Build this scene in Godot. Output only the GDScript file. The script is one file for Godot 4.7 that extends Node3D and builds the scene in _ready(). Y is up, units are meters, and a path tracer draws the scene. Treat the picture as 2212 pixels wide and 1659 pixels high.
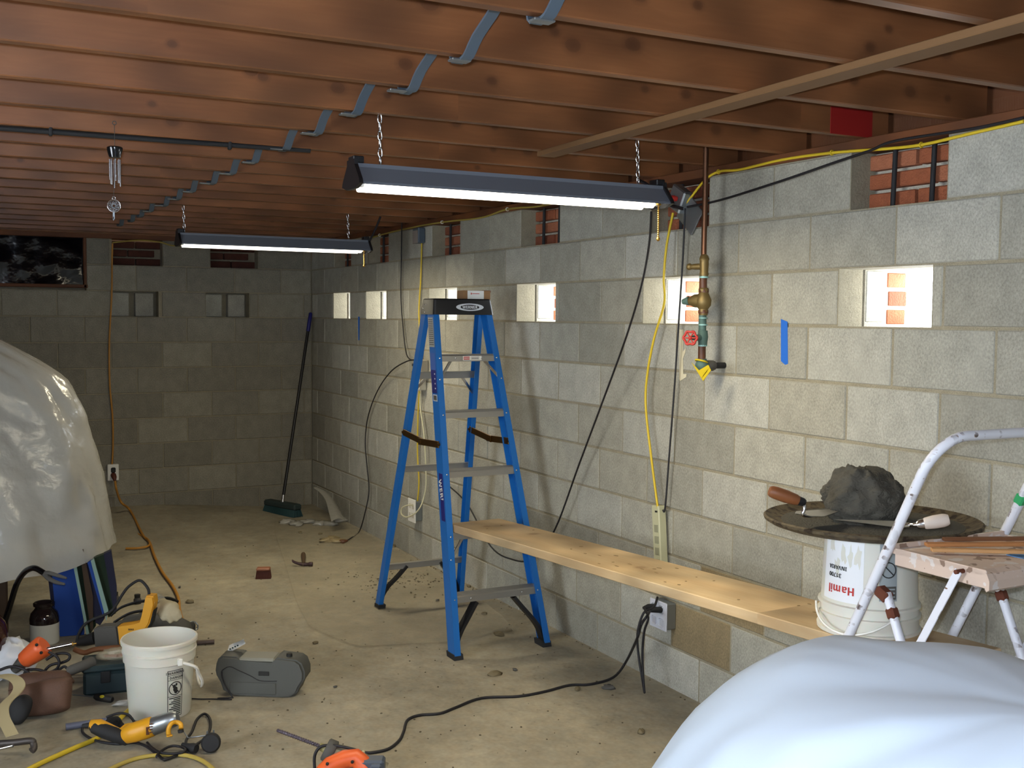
extends Node3D

# ---- camera model: pixels of the 2212 x 1659 frame to points on real planes ----
const FPX := 2367.9
const PITCH := 0.0614
const ROLL := 0.0079
const YAW := 0.4822
const EYE := Vector3(0, 1.6324, 0)
const WX := 2.8354      # inner face of the right wall
const BZ := -9.12       # inner face of the back wall
const JY := 2.255       # underside of the joists
const FLASH := 5.5
const LAMP := 2.2
const SKY := 20.0
const EXPO := 1.0
var cam_r: Vector3
var cam_u: Vector3
var cam_f: Vector3
var M := {}
var used := {}
var rng := RandomNumberGenerator.new()
var cache := {}

func ray(px: float, py: float) -> Vector3:
	return (px - 1106.0) / FPX * cam_r + (829.5 - py) / FPX * cam_u + cam_f

func fl(px: float, py: float, y := 0.0) -> Vector3:
	var d := ray(px, py)
	return EYE + d * ((y - EYE.y) / d.y)

func xp(px: float, py: float, x := WX) -> Vector3:
	var d := ray(px, py)
	return EYE + d * ((x - EYE.x) / d.x)

func zp(px: float, py: float, z := BZ) -> Vector3:
	var d := ray(px, py)
	return EYE + d * ((z - EYE.z) / d.z)

func at(px: float, py: float, depth: float) -> Vector3:
	return EYE + ray(px, py) * depth

# ---- naming and tagging ----
func numbered(n: String, parent: Node) -> String:
	var key := "%d/%s" % [parent.get_instance_id(), n]
	var k: int = used.get(key, 0)
	used[key] = k + 1
	return n if k == 0 else "%s_%03d" % [n, k]

func tag(o: Node, label: String, category := "", group := "") -> Node:
	if label: o.set_meta("label", label)
	if category: o.set_meta("category", category)
	if group: o.set_meta("group", group)
	return o

func gpos(n: Node) -> Vector3:
	var p := Vector3.ZERO
	while n and n != self:
		p += n.position
		n = n.get_parent()
	return p

func thing(n: String, label: String, category: String, where := Vector3.ZERO, group := "") -> Node3D:
	var o := Node3D.new()
	o.name = numbered(n, self)
	o.position = where
	add_child(o, true)
	tag(o, label, category, group)
	return o

func structure(n: String) -> Node3D:
	var o := Node3D.new()
	o.name = n
	add_child(o, true)
	o.set_meta("kind", "structure")
	return o

func put(n: String, s: SurfaceTool, m: Material, parent: Node = self) -> MeshInstance3D:
	s.generate_normals()
	var mi := MeshInstance3D.new()
	mi.mesh = s.commit()
	mi.material_override = m
	mi.name = numbered(n, parent)
	mi.position = -gpos(parent)
	parent.add_child(mi, true)
	return mi

func putm(n: String, mesh: Mesh, m: Material, xf: Transform3D, parent: Node = self) -> MeshInstance3D:
	var mi := MeshInstance3D.new()
	mi.mesh = mesh
	mi.material_override = m
	mi.name = numbered(n, parent)
	xf.origin -= gpos(parent)
	mi.transform = xf
	parent.add_child(mi, true)
	return mi

# ---- mesh helpers ----
func st() -> SurfaceTool:
	var s := SurfaceTool.new()
	s.begin(Mesh.PRIMITIVE_TRIANGLES)
	s.set_smooth_group(-1)
	return s

func quad(s: SurfaceTool, a: Vector3, b: Vector3, c: Vector3, d: Vector3) -> void:   # counter-clockwise seen from outside
	for p in [a, c, b, a, d, c]: s.add_vertex(p)

func face(s: SurfaceTool, pts: Array, out: Vector3) -> void:    # convex face turned towards out
	var n := Vector3.ZERO
	for i in range(1, pts.size() - 1): n += (pts[i] - pts[0]).cross(pts[i + 1] - pts[0])
	if n.dot(out) > 0.0:
		for i in range(1, pts.size() - 1):
			for p in [pts[0], pts[i + 1], pts[i]]: s.add_vertex(p)
	else:
		for i in range(1, pts.size() - 1):
			for p in [pts[0], pts[i], pts[i + 1]]: s.add_vertex(p)

func bx(s: SurfaceTool, c: Vector3, size: Vector3, bev := 0.0, b := Basis.IDENTITY) -> void:
	s.set_smooth_group(-1)
	var h := size / 2.0
	var g := h - Vector3.ONE * bev
	var X := Transform3D(b, c)
	for ax in 3:
		for sg in [-1.0, 1.0]:
			var u := (ax + 1) % 3
			var v := (ax + 2) % 3
			var pts := []
			for q in [[-1, -1], [1, -1], [1, 1], [-1, 1]]:
				var p := Vector3.ZERO
				p[ax] = sg * h[ax]; p[u] = q[0] * g[u]; p[v] = q[1] * g[v]
				pts.append(X * p)
			var o := Vector3.ZERO
			o[ax] = sg
			face(s, pts, b * o)
	if bev <= 0.0: return
	for ax in 3:           # edges along ax
		var u := (ax + 1) % 3
		var v := (ax + 2) % 3
		for su in [-1.0, 1.0]:
			for sv in [-1.0, 1.0]:
				var pts := []
				for e in [[-1.0, 0], [1.0, 0], [1.0, 1], [-1.0, 1]]:
					var p := Vector3.ZERO
					p[ax] = e[0] * g[ax]
					p[u] = su * (h[u] if e[1] == 0 else g[u])
					p[v] = sv * (g[v] if e[1] == 0 else h[v])
					pts.append(X * p)
				var o := Vector3.ZERO
				o[u] = su; o[v] = sv
				face(s, pts, b * o)
	for i in 8:
		var sg := Vector3(1 if i & 1 else -1, 1 if i & 2 else -1, 1 if i & 4 else -1)
		face(s, [X * (sg * Vector3(h.x, g.y, g.z)), X * (sg * Vector3(g.x, h.y, g.z)), X * (sg * Vector3(g.x, g.y, h.z))], b * sg)

func frame(d: Vector3, hint := Vector3.UP) -> Basis:     # y along d
	d = d.normalized()
	if absf(d.dot(hint)) > 0.98: hint = Vector3.RIGHT if absf(d.x) < 0.9 else Vector3.BACK
	var x := hint.cross(d).normalized()
	return Basis(x, d, x.cross(d))

func bar(s: SurfaceTool, a: Vector3, b: Vector3, w: float, t: float, bev := 0.0, hint := Vector3.UP) -> void:   # a straight bar; w along hint x d, t across
	bx(s, (a + b) / 2.0, Vector3(w, a.distance_to(b), t), bev, frame(b - a, hint))

func tube(s: SurfaceTool, pts: Array, r, n := 8, caps := true, flat := 1.0) -> void:
	var k := pts.size()
	var rad := func(i): return r[i] if r is Array else r
	var d: Vector3 = (pts[1] - pts[0]).normalized()
	var fr := frame(d)
	var rings := []
	for i in k:
		var nd: Vector3 = d
		if i > 0 and i < k - 1: nd = ((pts[i + 1] - pts[i]).normalized() + (pts[i] - pts[i - 1]).normalized()).normalized()
		elif i == k - 1: nd = (pts[i] - pts[i - 1]).normalized()
		else: nd = (pts[1] - pts[0]).normalized()
		if nd.length() < 0.5: nd = d
		var ax := d.cross(nd)
		if ax.length() > 1e-6: fr = Basis(ax.normalized(), d.angle_to(nd)) * fr
		d = nd
		var ring := []
		for j in n:
			var a := TAU * j / n
			ring.append(pts[i] + (fr.x * cos(a) + fr.z * sin(a) * flat) * rad.call(i))
		rings.append(ring)
	s.set_smooth_group(0)
	for i in k - 1:
		for j in n:
			var j2 := (j + 1) % n
			quad(s, rings[i][j], rings[i + 1][j], rings[i + 1][j2], rings[i][j2])
	s.set_smooth_group(-1)
	if caps:
		face(s, rings[0], pts[0] - pts[1])
		face(s, rings[k - 1], pts[k - 1] - pts[k - 2])

func spline(p: Array, per := 6) -> Array:
	var out := []
	for i in p.size() - 1:
		var a: Vector3 = p[maxi(i - 1, 0)]
		var d: Vector3 = p[mini(i + 2, p.size() - 1)]
		for k in per: out.append((p[i] as Vector3).cubic_interpolate(p[i + 1], a, d, float(k) / per))
	out.append(p[-1])
	return out

func lathe(s: SurfaceTool, prof: Array, n: int, X := Transform3D.IDENTITY, sweep := TAU, start := 0.0) -> void:   # Vector2(radius, height), outside is to the right when going up
	var grp := 0
	s.set_smooth_group(grp)
	for i in prof.size() - 1:
		if i > 0:
			var d1: Vector2 = prof[i] - prof[i - 1]
			var d2: Vector2 = prof[i + 1] - prof[i]
			if absf(d1.angle_to(d2)) > 0.55:
				grp += 1
				s.set_smooth_group(grp)
		for j in n:
			var a := start + sweep * j / n
			var b := start + sweep * (j + 1) / n
			var p: Vector2 = prof[i]
			var q: Vector2 = prof[i + 1]
			var A := X * Vector3(p.x * cos(a), p.y, p.x * sin(a))
			var B := X * Vector3(p.x * cos(b), p.y, p.x * sin(b))
			var C := X * Vector3(q.x * cos(b), q.y, q.x * sin(b))
			var D := X * Vector3(q.x * cos(a), q.y, q.x * sin(a))
			if p.x < 1e-5: 
				for v in [A, C, D]: s.add_vertex(v)
			elif q.x < 1e-5:
				for v in [A, B, D]: s.add_vertex(v)
			else: quad(s, A, D, C, B)
	s.set_smooth_group(-1)

func prism(s: SurfaceTool, poly: PackedVector2Array, z0: float, z1: float, X := Transform3D.IDENTITY, smooth := false) -> void:
	if Geometry2D.is_polygon_clockwise(poly): poly.reverse()
	var n := poly.size()
	s.set_smooth_group(-1)
	var t := Geometry2D.triangulate_polygon(poly)
	for i in range(0, t.size(), 3):
		var a := poly[t[i]]
		var b := poly[t[i + 1]]
		var c := poly[t[i + 2]]
		if (b - a).cross(c - a) < 0.0:
			var w := b
			b = c
			c = w
		for p in [a, c, b]: s.add_vertex(X * Vector3(p.x, p.y, z1))
		for p in [a, b, c]: s.add_vertex(X * Vector3(p.x, p.y, z0))
	s.set_smooth_group(1 if smooth else -1)
	for i in n:
		var a := poly[i]
		var b := poly[(i + 1) % n]
		quad(s, X * Vector3(a.x, a.y, z0), X * Vector3(b.x, b.y, z0), X * Vector3(b.x, b.y, z1), X * Vector3(a.x, a.y, z1))
	s.set_smooth_group(-1)

func loft(s: SurfaceTool, poly: PackedVector2Array, a: Vector3, b: Vector3, sc := 1.0) -> void:   # a horizontal section (x, z) carried from a up to b
	if a.y > b.y:
		var w := a
		a = b
		b = w
	if not Geometry2D.is_polygon_clockwise(poly): poly.reverse()
	var n := poly.size()
	s.set_smooth_group(-1)
	for i in n:
		var p := poly[i]
		var q := poly[(i + 1) % n]
		quad(s, a + Vector3(p.x, 0, p.y), a + Vector3(q.x, 0, q.y), b + Vector3(q.x, 0, q.y) * sc, b + Vector3(p.x, 0, p.y) * sc)
	var t := Geometry2D.triangulate_polygon(poly)
	for i in range(0, t.size(), 3):
		var tri := [poly[t[i]], poly[t[i + 1]], poly[t[i + 2]]]
		face(s, tri.map(func(p): return b + Vector3(p.x, 0, p.y) * sc), Vector3.UP)
		face(s, tri.map(func(p): return a + Vector3(p.x, 0, p.y)), Vector3.DOWN)

func ball(s: SurfaceTool, X: Transform3D, nu := 14, nv := 9, noise: FastNoiseLite = null, amp := 0.0) -> void:
	s.set_smooth_group(0)
	var P := func(i, j):
		var a: float = TAU * (i % nu) / nu
		var b: float = PI * j / nv
		var v := Vector3(sin(b) * cos(a), cos(b), sin(b) * sin(a))
		if noise: v *= 1.0 + amp * noise.get_noise_3d(v.x * 10.0 + X.origin.x * 37.0, v.y * 10.0, v.z * 10.0 + X.origin.z * 37.0)
		return X * v
	for j in nv:
		for i in nu:
			var A: Vector3 = P.call(i, j)
			var B: Vector3 = P.call(i + 1, j)
			var C: Vector3 = P.call(i + 1, j + 1)
			var D: Vector3 = P.call(i, j + 1)
			if j == 0:
				for v in [A, D, C]: s.add_vertex(v)
			elif j == nv - 1:
				for v in [A, D, B]: s.add_vertex(v)
			else: quad(s, A, B, C, D)
	s.set_smooth_group(-1)

func sheet(s: SurfaceTool, rows: Array, smooth := true) -> void:
	s.set_smooth_group(0 if smooth else -1)
	for i in rows.size() - 1:
		for j in rows[i].size() - 1:
			quad(s, rows[i][j], rows[i][j + 1], rows[i + 1][j + 1], rows[i + 1][j])
	s.set_smooth_group(-1)

func uvquad(s: SurfaceTool, a: Vector3, b: Vector3, c: Vector3, d: Vector3) -> void:    # a bottom left, b bottom right, c top right, d top left
	var uv := [Vector2(0, 1), Vector2(1, 1), Vector2(1, 0), Vector2(0, 0)]
	var p := [a, b, c, d]
	for i in [0, 2, 1, 0, 3, 2]:
		s.set_uv(uv[i])
		s.add_vertex(p[i])

func loop(s: SurfaceTool, c: Vector3, ax: Vector3, r: float, wire: float, n := 20, m := 6) -> void:    # a ring of wire
	var b := frame(ax)
	var pts := []
	for i in n + 1: pts.append(c + (b.x * cos(TAU * i / n) + b.z * sin(TAU * i / n)) * r)
	tube(s, pts, wire, m, false)

func chain(s: SurfaceTool, a: Vector3, b: Vector3, L := 0.028, w := 0.0085, wire := 0.0019) -> void:
	var n := int(a.distance_to(b) / (L * 0.78))
	for k in n:
		var c := a.lerp(b, (k + 0.5) / n)
		var d := (b - a).normalized()
		var o := frame(d).x if k % 2 else frame(d).z
		var pts := []
		for i in 13:
			var t := TAU * i / 12
			pts.append(c + o * w * 0.5 * cos(t) + d * L * 0.5 * sin(t))
		tube(s, pts, wire, 5, false)

func text(n: String, what: String, m: Material, X: Transform3D, high: float, parent: Node, wrap = null, font := "Droid Sans", deep := 0.0006) -> MeshInstance3D:
	var t := TextMesh.new()
	var f := SystemFont.new()
	f.font_names = PackedStringArray([font])
	f.font_weight = 700
	t.font = f
	t.text = what
	t.font_size = 32
	t.pixel_size = high / 32.0 * 1.35
	t.depth = deep
	t.curve_step = 2.0
	if wrap == null: return putm(n, t, m, X, parent)
	var arr := t.surface_get_arrays(0)
	var v: PackedVector3Array = arr[Mesh.ARRAY_VERTEX]
	for i in v.size(): v[i] = wrap.call(v[i])
	arr[Mesh.ARRAY_VERTEX] = v
	arr[Mesh.ARRAY_NORMAL] = null
	arr[Mesh.ARRAY_TANGENT] = null
	var am := ArrayMesh.new()
	am.add_surface_from_arrays(Mesh.PRIMITIVE_TRIANGLES, arr)
	return putm(n, am, m, X, parent)

# ---- materials ----
func noise(freq: float, oct := 3, sd := 1, kind := FastNoiseLite.TYPE_SIMPLEX_SMOOTH) -> FastNoiseLite:
	var f := FastNoiseLite.new()
	f.noise_type = kind
	f.frequency = freq
	f.fractal_octaves = oct
	f.seed = sd
	return f

func gray(size: int, freq: float, oct: int, sd: int, kind := FastNoiseLite.TYPE_SIMPLEX_SMOOTH) -> PackedByteArray:
	return noise(freq, oct, sd, kind).get_seamless_image(size, size, false, false, 0.12).get_data()

func tex(size: int, f: Callable) -> ImageTexture:     # f(i) gives the brightness 0..255 of pixel i, or a Color
	var out := PackedByteArray()
	out.resize(size * size * 3)
	for i in size * size:
		var c: Color = f.call(i)
		out[i * 3] = clampi(int(c.r * 255.0), 0, 255)
		out[i * 3 + 1] = clampi(int(c.g * 255.0), 0, 255)
		out[i * 3 + 2] = clampi(int(c.b * 255.0), 0, 255)
	return ImageTexture.create_from_image(Image.create_from_data(size, size, false, Image.FORMAT_RGB8, out))

func bumps(size: int, freq: float, oct: int, sd: int, strength: float) -> ImageTexture:
	var im := noise(freq, oct, sd).get_seamless_image(size, size, false, false, 0.12)
	im.convert(Image.FORMAT_RGBA8)
	im.bump_map_to_normal_map(strength)
	return ImageTexture.create_from_image(im)

func mat(c: String, rough := 0.7, metal := 0.0) -> StandardMaterial3D:
	var m := StandardMaterial3D.new()
	m.albedo_color = Color(c)
	m.roughness = rough
	m.metallic = metal
	m.cull_mode = BaseMaterial3D.CULL_DISABLED
	return m

func tri(m: StandardMaterial3D, t: Texture2D, scale: Vector3, world := true) -> StandardMaterial3D:
	m.albedo_texture = t
	m.uv1_triplanar = true
	m.uv1_world_triplanar = world
	m.uv1_scale = scale
	return m

func bump(m: StandardMaterial3D, t: Texture2D, k := 1.0) -> StandardMaterial3D:
	m.normal_enabled = true
	m.normal_texture = t
	m.normal_scale = k
	if not m.uv1_triplanar:
		m.uv1_triplanar = true
		m.uv1_world_triplanar = true
		m.uv1_scale = Vector3(3, 3, 3)
	return m

func wood_texture(w: int, h: int, sd: int, knots: int, base: Color, late: Color, dark: Color) -> ImageTexture:
	var big := noise(0.006, 3, sd)
	var fine := noise(0.05, 2, sd + 5)
	var tone := noise(0.004, 2, sd + 9)
	var g := RandomNumberGenerator.new()
	g.seed = sd
	var ks := []
	for i in knots: ks.append(Vector3(g.randf() * w, g.randf_range(0.1, 0.9) * h, g.randf_range(0.035, 0.075) * h))
	var out := PackedByteArray()
	out.resize(w * h * 3)
	for y in h:
		for x in w:
			var yy := float(y) * 6.0 / h * 40.0
			var push := 0.0
			var kd := 0.0
			var ring := 0.0
			for k in ks:
				var dx: float = x - k.x
				if absf(dx) > k.z * 5.0: continue
				var dy: float = y - k.y
				var q: float = sqrt(dx * dx * 0.55 + dy * dy) / k.z
				if q < 5.0: push += signf(dy) * exp(-q * 0.7) * 30.0
				if q < 1.0: kd = 1.0 - q * 0.3
				elif q < 1.8: ring = maxf(ring, (1.8 - q) * 0.8)
			var n := big.get_noise_2d(x * 0.35, yy + push)
			var line := absf(sin((yy + push) * 0.10 + n * 9.0))
			var f := fine.get_noise_2d(x * 0.12, y * 3.0)
			var t := clampf(0.5 + n * 0.5 + line * 0.14 - 0.07 + f * 0.14, 0.0, 1.0)
			var c := base.lerp(late, t)
			c = c * (1.0 + 0.25 * tone.get_noise_2d(x, y * 2.0))
			if ring > 0.0: c = c.lerp(dark, ring * 0.35)
			if kd > 0.0: c = c.lerp(dark, kd * 0.55)
			var i := (y * w + x) * 3
			out[i] = clampi(int(c.r * 255.0), 0, 255)
			out[i + 1] = clampi(int(c.g * 255.0), 0, 255)
			out[i + 2] = clampi(int(c.b * 255.0), 0, 255)
	return ImageTexture.create_from_image(Image.create_from_data(w, h, false, Image.FORMAT_RGB8, out))

func materials() -> void:
	# concrete block: pores, speckle and faint vertical drag marks
	var a := gray(768, 0.12, 3, 3)
	var b := gray(768, 0.012, 3, 8)
	var p := gray(768, 0.11, 1, 21, FastNoiseLite.TYPE_CELLULAR)
	var block_t := tex(768, func(i):
		var v := 0.88 + (a[i] - 128) / 128.0 * 0.09 + (b[i] - 128) / 128.0 * 0.045
		if p[i] < 26: v -= (26 - p[i]) * 0.012
		return Color(v, v * 0.992, v * 0.965))
	var block_n := bumps(512, 0.07, 3, 5, 1.5)
	M.block = []
	for c in ["b1b0a8", "bcbbb3", "aaa89f", "c3c2ba", "b1aea3", "b8b6ac", "a4a299"]:
		var m := bump(tri(mat(c, 0.95), block_t, Vector3(1.1, 0.85, 1.1)), block_n, 0.6)
		m.uv1_offset = Vector3(M.block.size() * 0.37, M.block.size() * 0.21, M.block.size() * 0.53)
		M.block.append(m)
	M.block_dimmed = []  # back wall blocks: same block, weak light at the far end put into darker colours
	for c in ["989489", "8f8b80", "a29e92", "949086"]: M.block_dimmed.append(bump(tri(mat(c, 0.95), block_t, Vector3(1.1, 0.85, 1.1)), block_n, 0.6))
	M.brick_dark = bump(tri(mat("5a3226", 0.95), block_t, Vector3(2.5, 2.5, 2.5)), block_n, 1.4)
	M.block_tan = bump(tri(mat("97876a", 0.95), block_t, Vector3(1.1, 0.85, 1.1)), block_n, 0.6)
	M.mortar = bump(tri(mat("a39b87", 0.95), block_t, Vector3(1.6, 1.6, 1.6)), block_n, 0.8)
	M.stuc = bump(tri(mat("c9c2b4", 0.95), block_t, Vector3(1.6, 1.6, 1.6)), block_n, 1.2)
	# floor slab: blotches, dust and scuffs
	var f1 := gray(1024, 0.004, 4, 31)
	var f2 := gray(1024, 0.02, 4, 32)
	var f3 := gray(1024, 0.09, 2, 33)
	var floor_t := tex(1024, func(i):
		var v := 0.88 + (f1[i] - 128) / 128.0 * 0.09 + (f2[i] - 128) / 128.0 * 0.05 + (f3[i] - 128) / 128.0 * 0.035
		if f2[i] < 58 and f3[i] < 80: v -= 0.06
		var wv := (f1[(i * 7 + 4099) % (1024 * 1024)] - 128) / 128.0 * 0.015
		return Color(v + wv, v * 0.985, v * 0.945 - wv))
	M.floor = bump(tri(mat("b0a999", 0.85), floor_t, Vector3(0.42, 0.42, 0.42)), block_n, 0.35)
	M.brick = []
	for c in ["a8603f", "95543a", "b87252"]: M.brick.append(bump(tri(mat(c, 0.95), block_t, Vector3(2.5, 2.5, 2.5)), block_n, 1.4))
	# joists
	M.joist = []
	for k in 2:
		var m := mat("e8e4e0", 0.42)
		m.albedo_texture = wood_texture(1600, 150, 40 + k * 7, 15, Color("8a5c3a"), Color("764a2c"), Color("42281a"))
		M.joist.append(m)
	M.pine = mat("dcdad6", 0.6)
	M.pine.albedo_texture = wood_texture(1200, 120, 77, 3, Color("e0c9a4"), Color("cfae82"), Color("8a6a48"))
	M.lumber = tri(mat("c4b08e", 0.7), M.joist[0].albedo_texture, Vector3(0.35, 2.2, 0.35), false)
	M.subfloor = mat("8f6a45", 0.9)
	# metals and plastics
	M.black = mat("141417", 0.45)
	M.rubber = mat("1b1b1d", 0.75)
	M.blackgloss = mat("0b0b10", 0.12)
	M.chrome = mat("d8d8da", 0.22, 1.0)
	M.alu = mat("b4b2ad", 0.42, 0.85)
	M.zinc = mat("9aa0a4", 0.38, 0.85)
	M.blue = bump(mat("1463ad", 0.42), bumps(256, 0.03, 2, 9, 0.6), 0.2)
	M.navy = mat("1d1c6b", 0.5)
	M.white = mat("e6e4dc", 0.5)
	M.yellowcord = mat("d2b428", 0.55)
	M.olivecord = mat("9d8a3c", 0.6)
	M.orangecord = mat("b07a2c", 0.6)
	M.blackcord = mat("17151a", 0.6)
	M.brass = mat("a8823c", 0.35, 0.9)
	M.copper = mat("6b4a36", 0.42, 0.85)
	M.brown = mat("5a351f", 0.5)
	M.patina = bump(mat("55706a", 0.7, 0.35), block_n, 0.6)
	M.bronze = bump(mat("7d6a42", 0.5, 0.6), block_n, 0.4)
	M.red = mat("b02a20", 0.45)
	M.tagyellow = mat("c9b11e", 0.55)
	M.painter = mat("1d63c0", 0.6)
	M.masking = mat("d6cdb0", 0.7)
	M.paper = mat("dcdcd8", 0.7)
	M.card = mat("8a6744", 0.85)
	M.tool_yellow = mat("d79a1c", 0.45)
	M.tool_orange = mat("e0602a", 0.45)
	M.dusty = bump(mat("4d4b47", 0.8), block_n, 0.4)
	M.boom = bump(mat("4f504c", 0.6), block_n, 0.25)
	M.boomlight = mat("868478", 0.55)
	M.ink = mat("1d1c1a", 0.7)
	M.inkgray = mat("4a4844", 0.7)
	M.inkred = mat("b8322a", 0.7)
	M.pail = mat("d3d0c4", 0.5)
	M.pail.subsurf_scatter_enabled = true
	M.pail.subsurf_scatter_strength = 0.15
	M.stool = bump(mat("e4e6ea", 0.35), bumps(256, 0.02, 3, 4, 1.0), 0.3)
	var st1 := gray(512, 0.012, 4, 61)
	M.chipped = tri(mat("e6e7ea", 0.4), tex(512, func(i):
		var k := st1[i]
		if k < 50: return Color("4a3024")
		if k < 57: return Color("8d6b52")
		return Color(0.95, 0.95, 0.97)), Vector3(2.6, 2.6, 2.6))
	M.rust = mat("5e2f1c", 0.85)
	var tr := gray(512, 0.014, 4, 71)
	M.tray = tri(mat("d8cec6", 0.6), tex(512, func(i):
		var k := tr[i]
		if k < 62: return Color("a58f80")
		if k > 176: return Color(0.97, 0.97, 0.98)
		return Color(0.93, 0.87, 0.82)), Vector3(1.6, 1.6, 1.6))
	var rt := gray(512, 0.02, 4, 81)
	M.lid = tri(mat("8b8272", 0.7, 0.25), tex(512, func(i):
		var k := rt[i]
		if k < 92: return Color("4b3324")
		return Color(0.62, 0.58, 0.5) * (0.7 + k / 420.0)), Vector3(3.0, 3.0, 3.0))
	M.wetmortar = bump(tri(mat("55524a", 0.9), block_t, Vector3(4, 4, 4)), bumps(512, 0.05, 4, 15, 6.0), 1.5)
	M.sheet = mat("b9c6d2", 0.7)
	M.sheet.backlight_enabled = false
	M.film = mat("b4b2aa", 0.2)
	M.film.transparency = BaseMaterial3D.TRANSPARENCY_ALPHA
	M.film.albedo_color.a = 0.78
	bump(M.film, bumps(512, 0.02, 4, 25, 5.0), 0.5)
	M.film.uv1_triplanar = true
	M.film.uv1_world_triplanar = true
	M.film.uv1_scale = Vector3(1.7, 1.7, 1.7)
	M.dropfilm = M.film.duplicate()
	M.dropfilm.albedo_color = Color("c9bfa6")
	M.dropfilm.albedo_color.a = 0.3
	M.dropfilm.roughness = 0.35
	M.flap = M.film.duplicate()
	M.flap.albedo_color.a = 0.75
	M.bag = mat("cfd3da", 0.3)
	M.leather = bump(tri(mat("6d4f40", 0.75), block_t, Vector3(2, 2, 2)), block_n, 0.6)
	M.webbing = mat("b3a47c", 0.8)
	M.stone = bump(tri(mat("85795f", 0.95), block_t, Vector3(5, 5, 5)), block_n, 1.2)
	M.crock_brown = mat("3a1712", 0.12)
	M.crock_white = mat("c8c6b8", 0.18)
	M.crock_tan = mat("96745a", 0.3)
	M.jar_dark = mat("241c1c", 0.1)
	M.fabric_blue = mat("0f3a86", 0.8)
	M.fabric_dark = mat("12122c", 0.8)
	M.fabric_green = mat("14260f", 0.85)
	M.fabric_brown = mat("3a2a1a", 0.85)
	M.fabric_pale = mat("7f9a90", 0.8)
	M.plastic_black = mat("04040a", 0.08)
	bump(M.plastic_black, bumps(512, 0.02, 2, 35, 3.0), 0.12)
	M.plastic_black.uv1_triplanar = true
	M.plastic_black.uv1_world_triplanar = true
	M.plastic_black.uv1_scale = Vector3(2.2, 2.2, 2.2)
	M.glove = bump(mat("b3a88c", 0.9), block_n, 0.8)
	M.teal = mat("1d3f42", 0.8)
	M.tealbox = mat("1c2f33", 0.55)
	M.duct = mat("48545f", 0.5)
	M.strap = mat("70502f", 0.7)
	M.tube_on = mat("ffffff", 0.4)
	M.tube_on.emission_enabled = true
	M.tube_on.emission = Color(1.0, 0.97, 0.90)
	M.tube_on.emission_energy_multiplier = 4.0
	M.reflector = mat("e9e6da", 0.5)
	M.housing = mat("6b7079", 0.4)

# ---- the room ----
func block_mesh(w: float, h: float, d: float) -> Mesh:
	var key := "b%d_%d_%d" % [roundi(w * 500), roundi(h * 500), roundi(d * 500)]
	if not cache.has(key):
		var s := st()
		bx(s, Vector3.ZERO, Vector3(w, h, d), 0.004)
		s.generate_normals()
		cache[key] = s.commit()
	return cache[key]

func spans(a: float, b: float, holes: Array) -> Array:     # what is left of a..b outside the holes
	var out := [[a, b]]
	for h in holes:
		var nx := []
		for q in out:
			if h[1] <= q[0] or h[0] >= q[1]: nx.append(q)
			else:
				if h[0] - q[0] > 0.012: nx.append([q[0], h[0]])
				if q[1] - h[1] > 0.012: nx.append([h[1], q[1]])
		out = nx
	return out

const CH := 0.2032
func course_y(c: int) -> float: return c * CH - 0.0186
const VENTS := [[-8.547, -8.143], [-7.784, -7.367], [-6.597, -6.164], [-5.375, -4.944], [-4.146, -3.735], [-2.926, -2.511]]
const GAPS := [[-8.52, -8.12], [-7.725, -7.319], [-6.547, -6.121], [-5.328, -4.908], [-4.09, -3.676], [-2.88, -2.465]]
const BVENTS := [[1.205, 1.571], [1.945, 2.30]]
const BGAPS := [[0.10, 1.030], [1.222, 1.607], [1.985, 2.377]]

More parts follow.
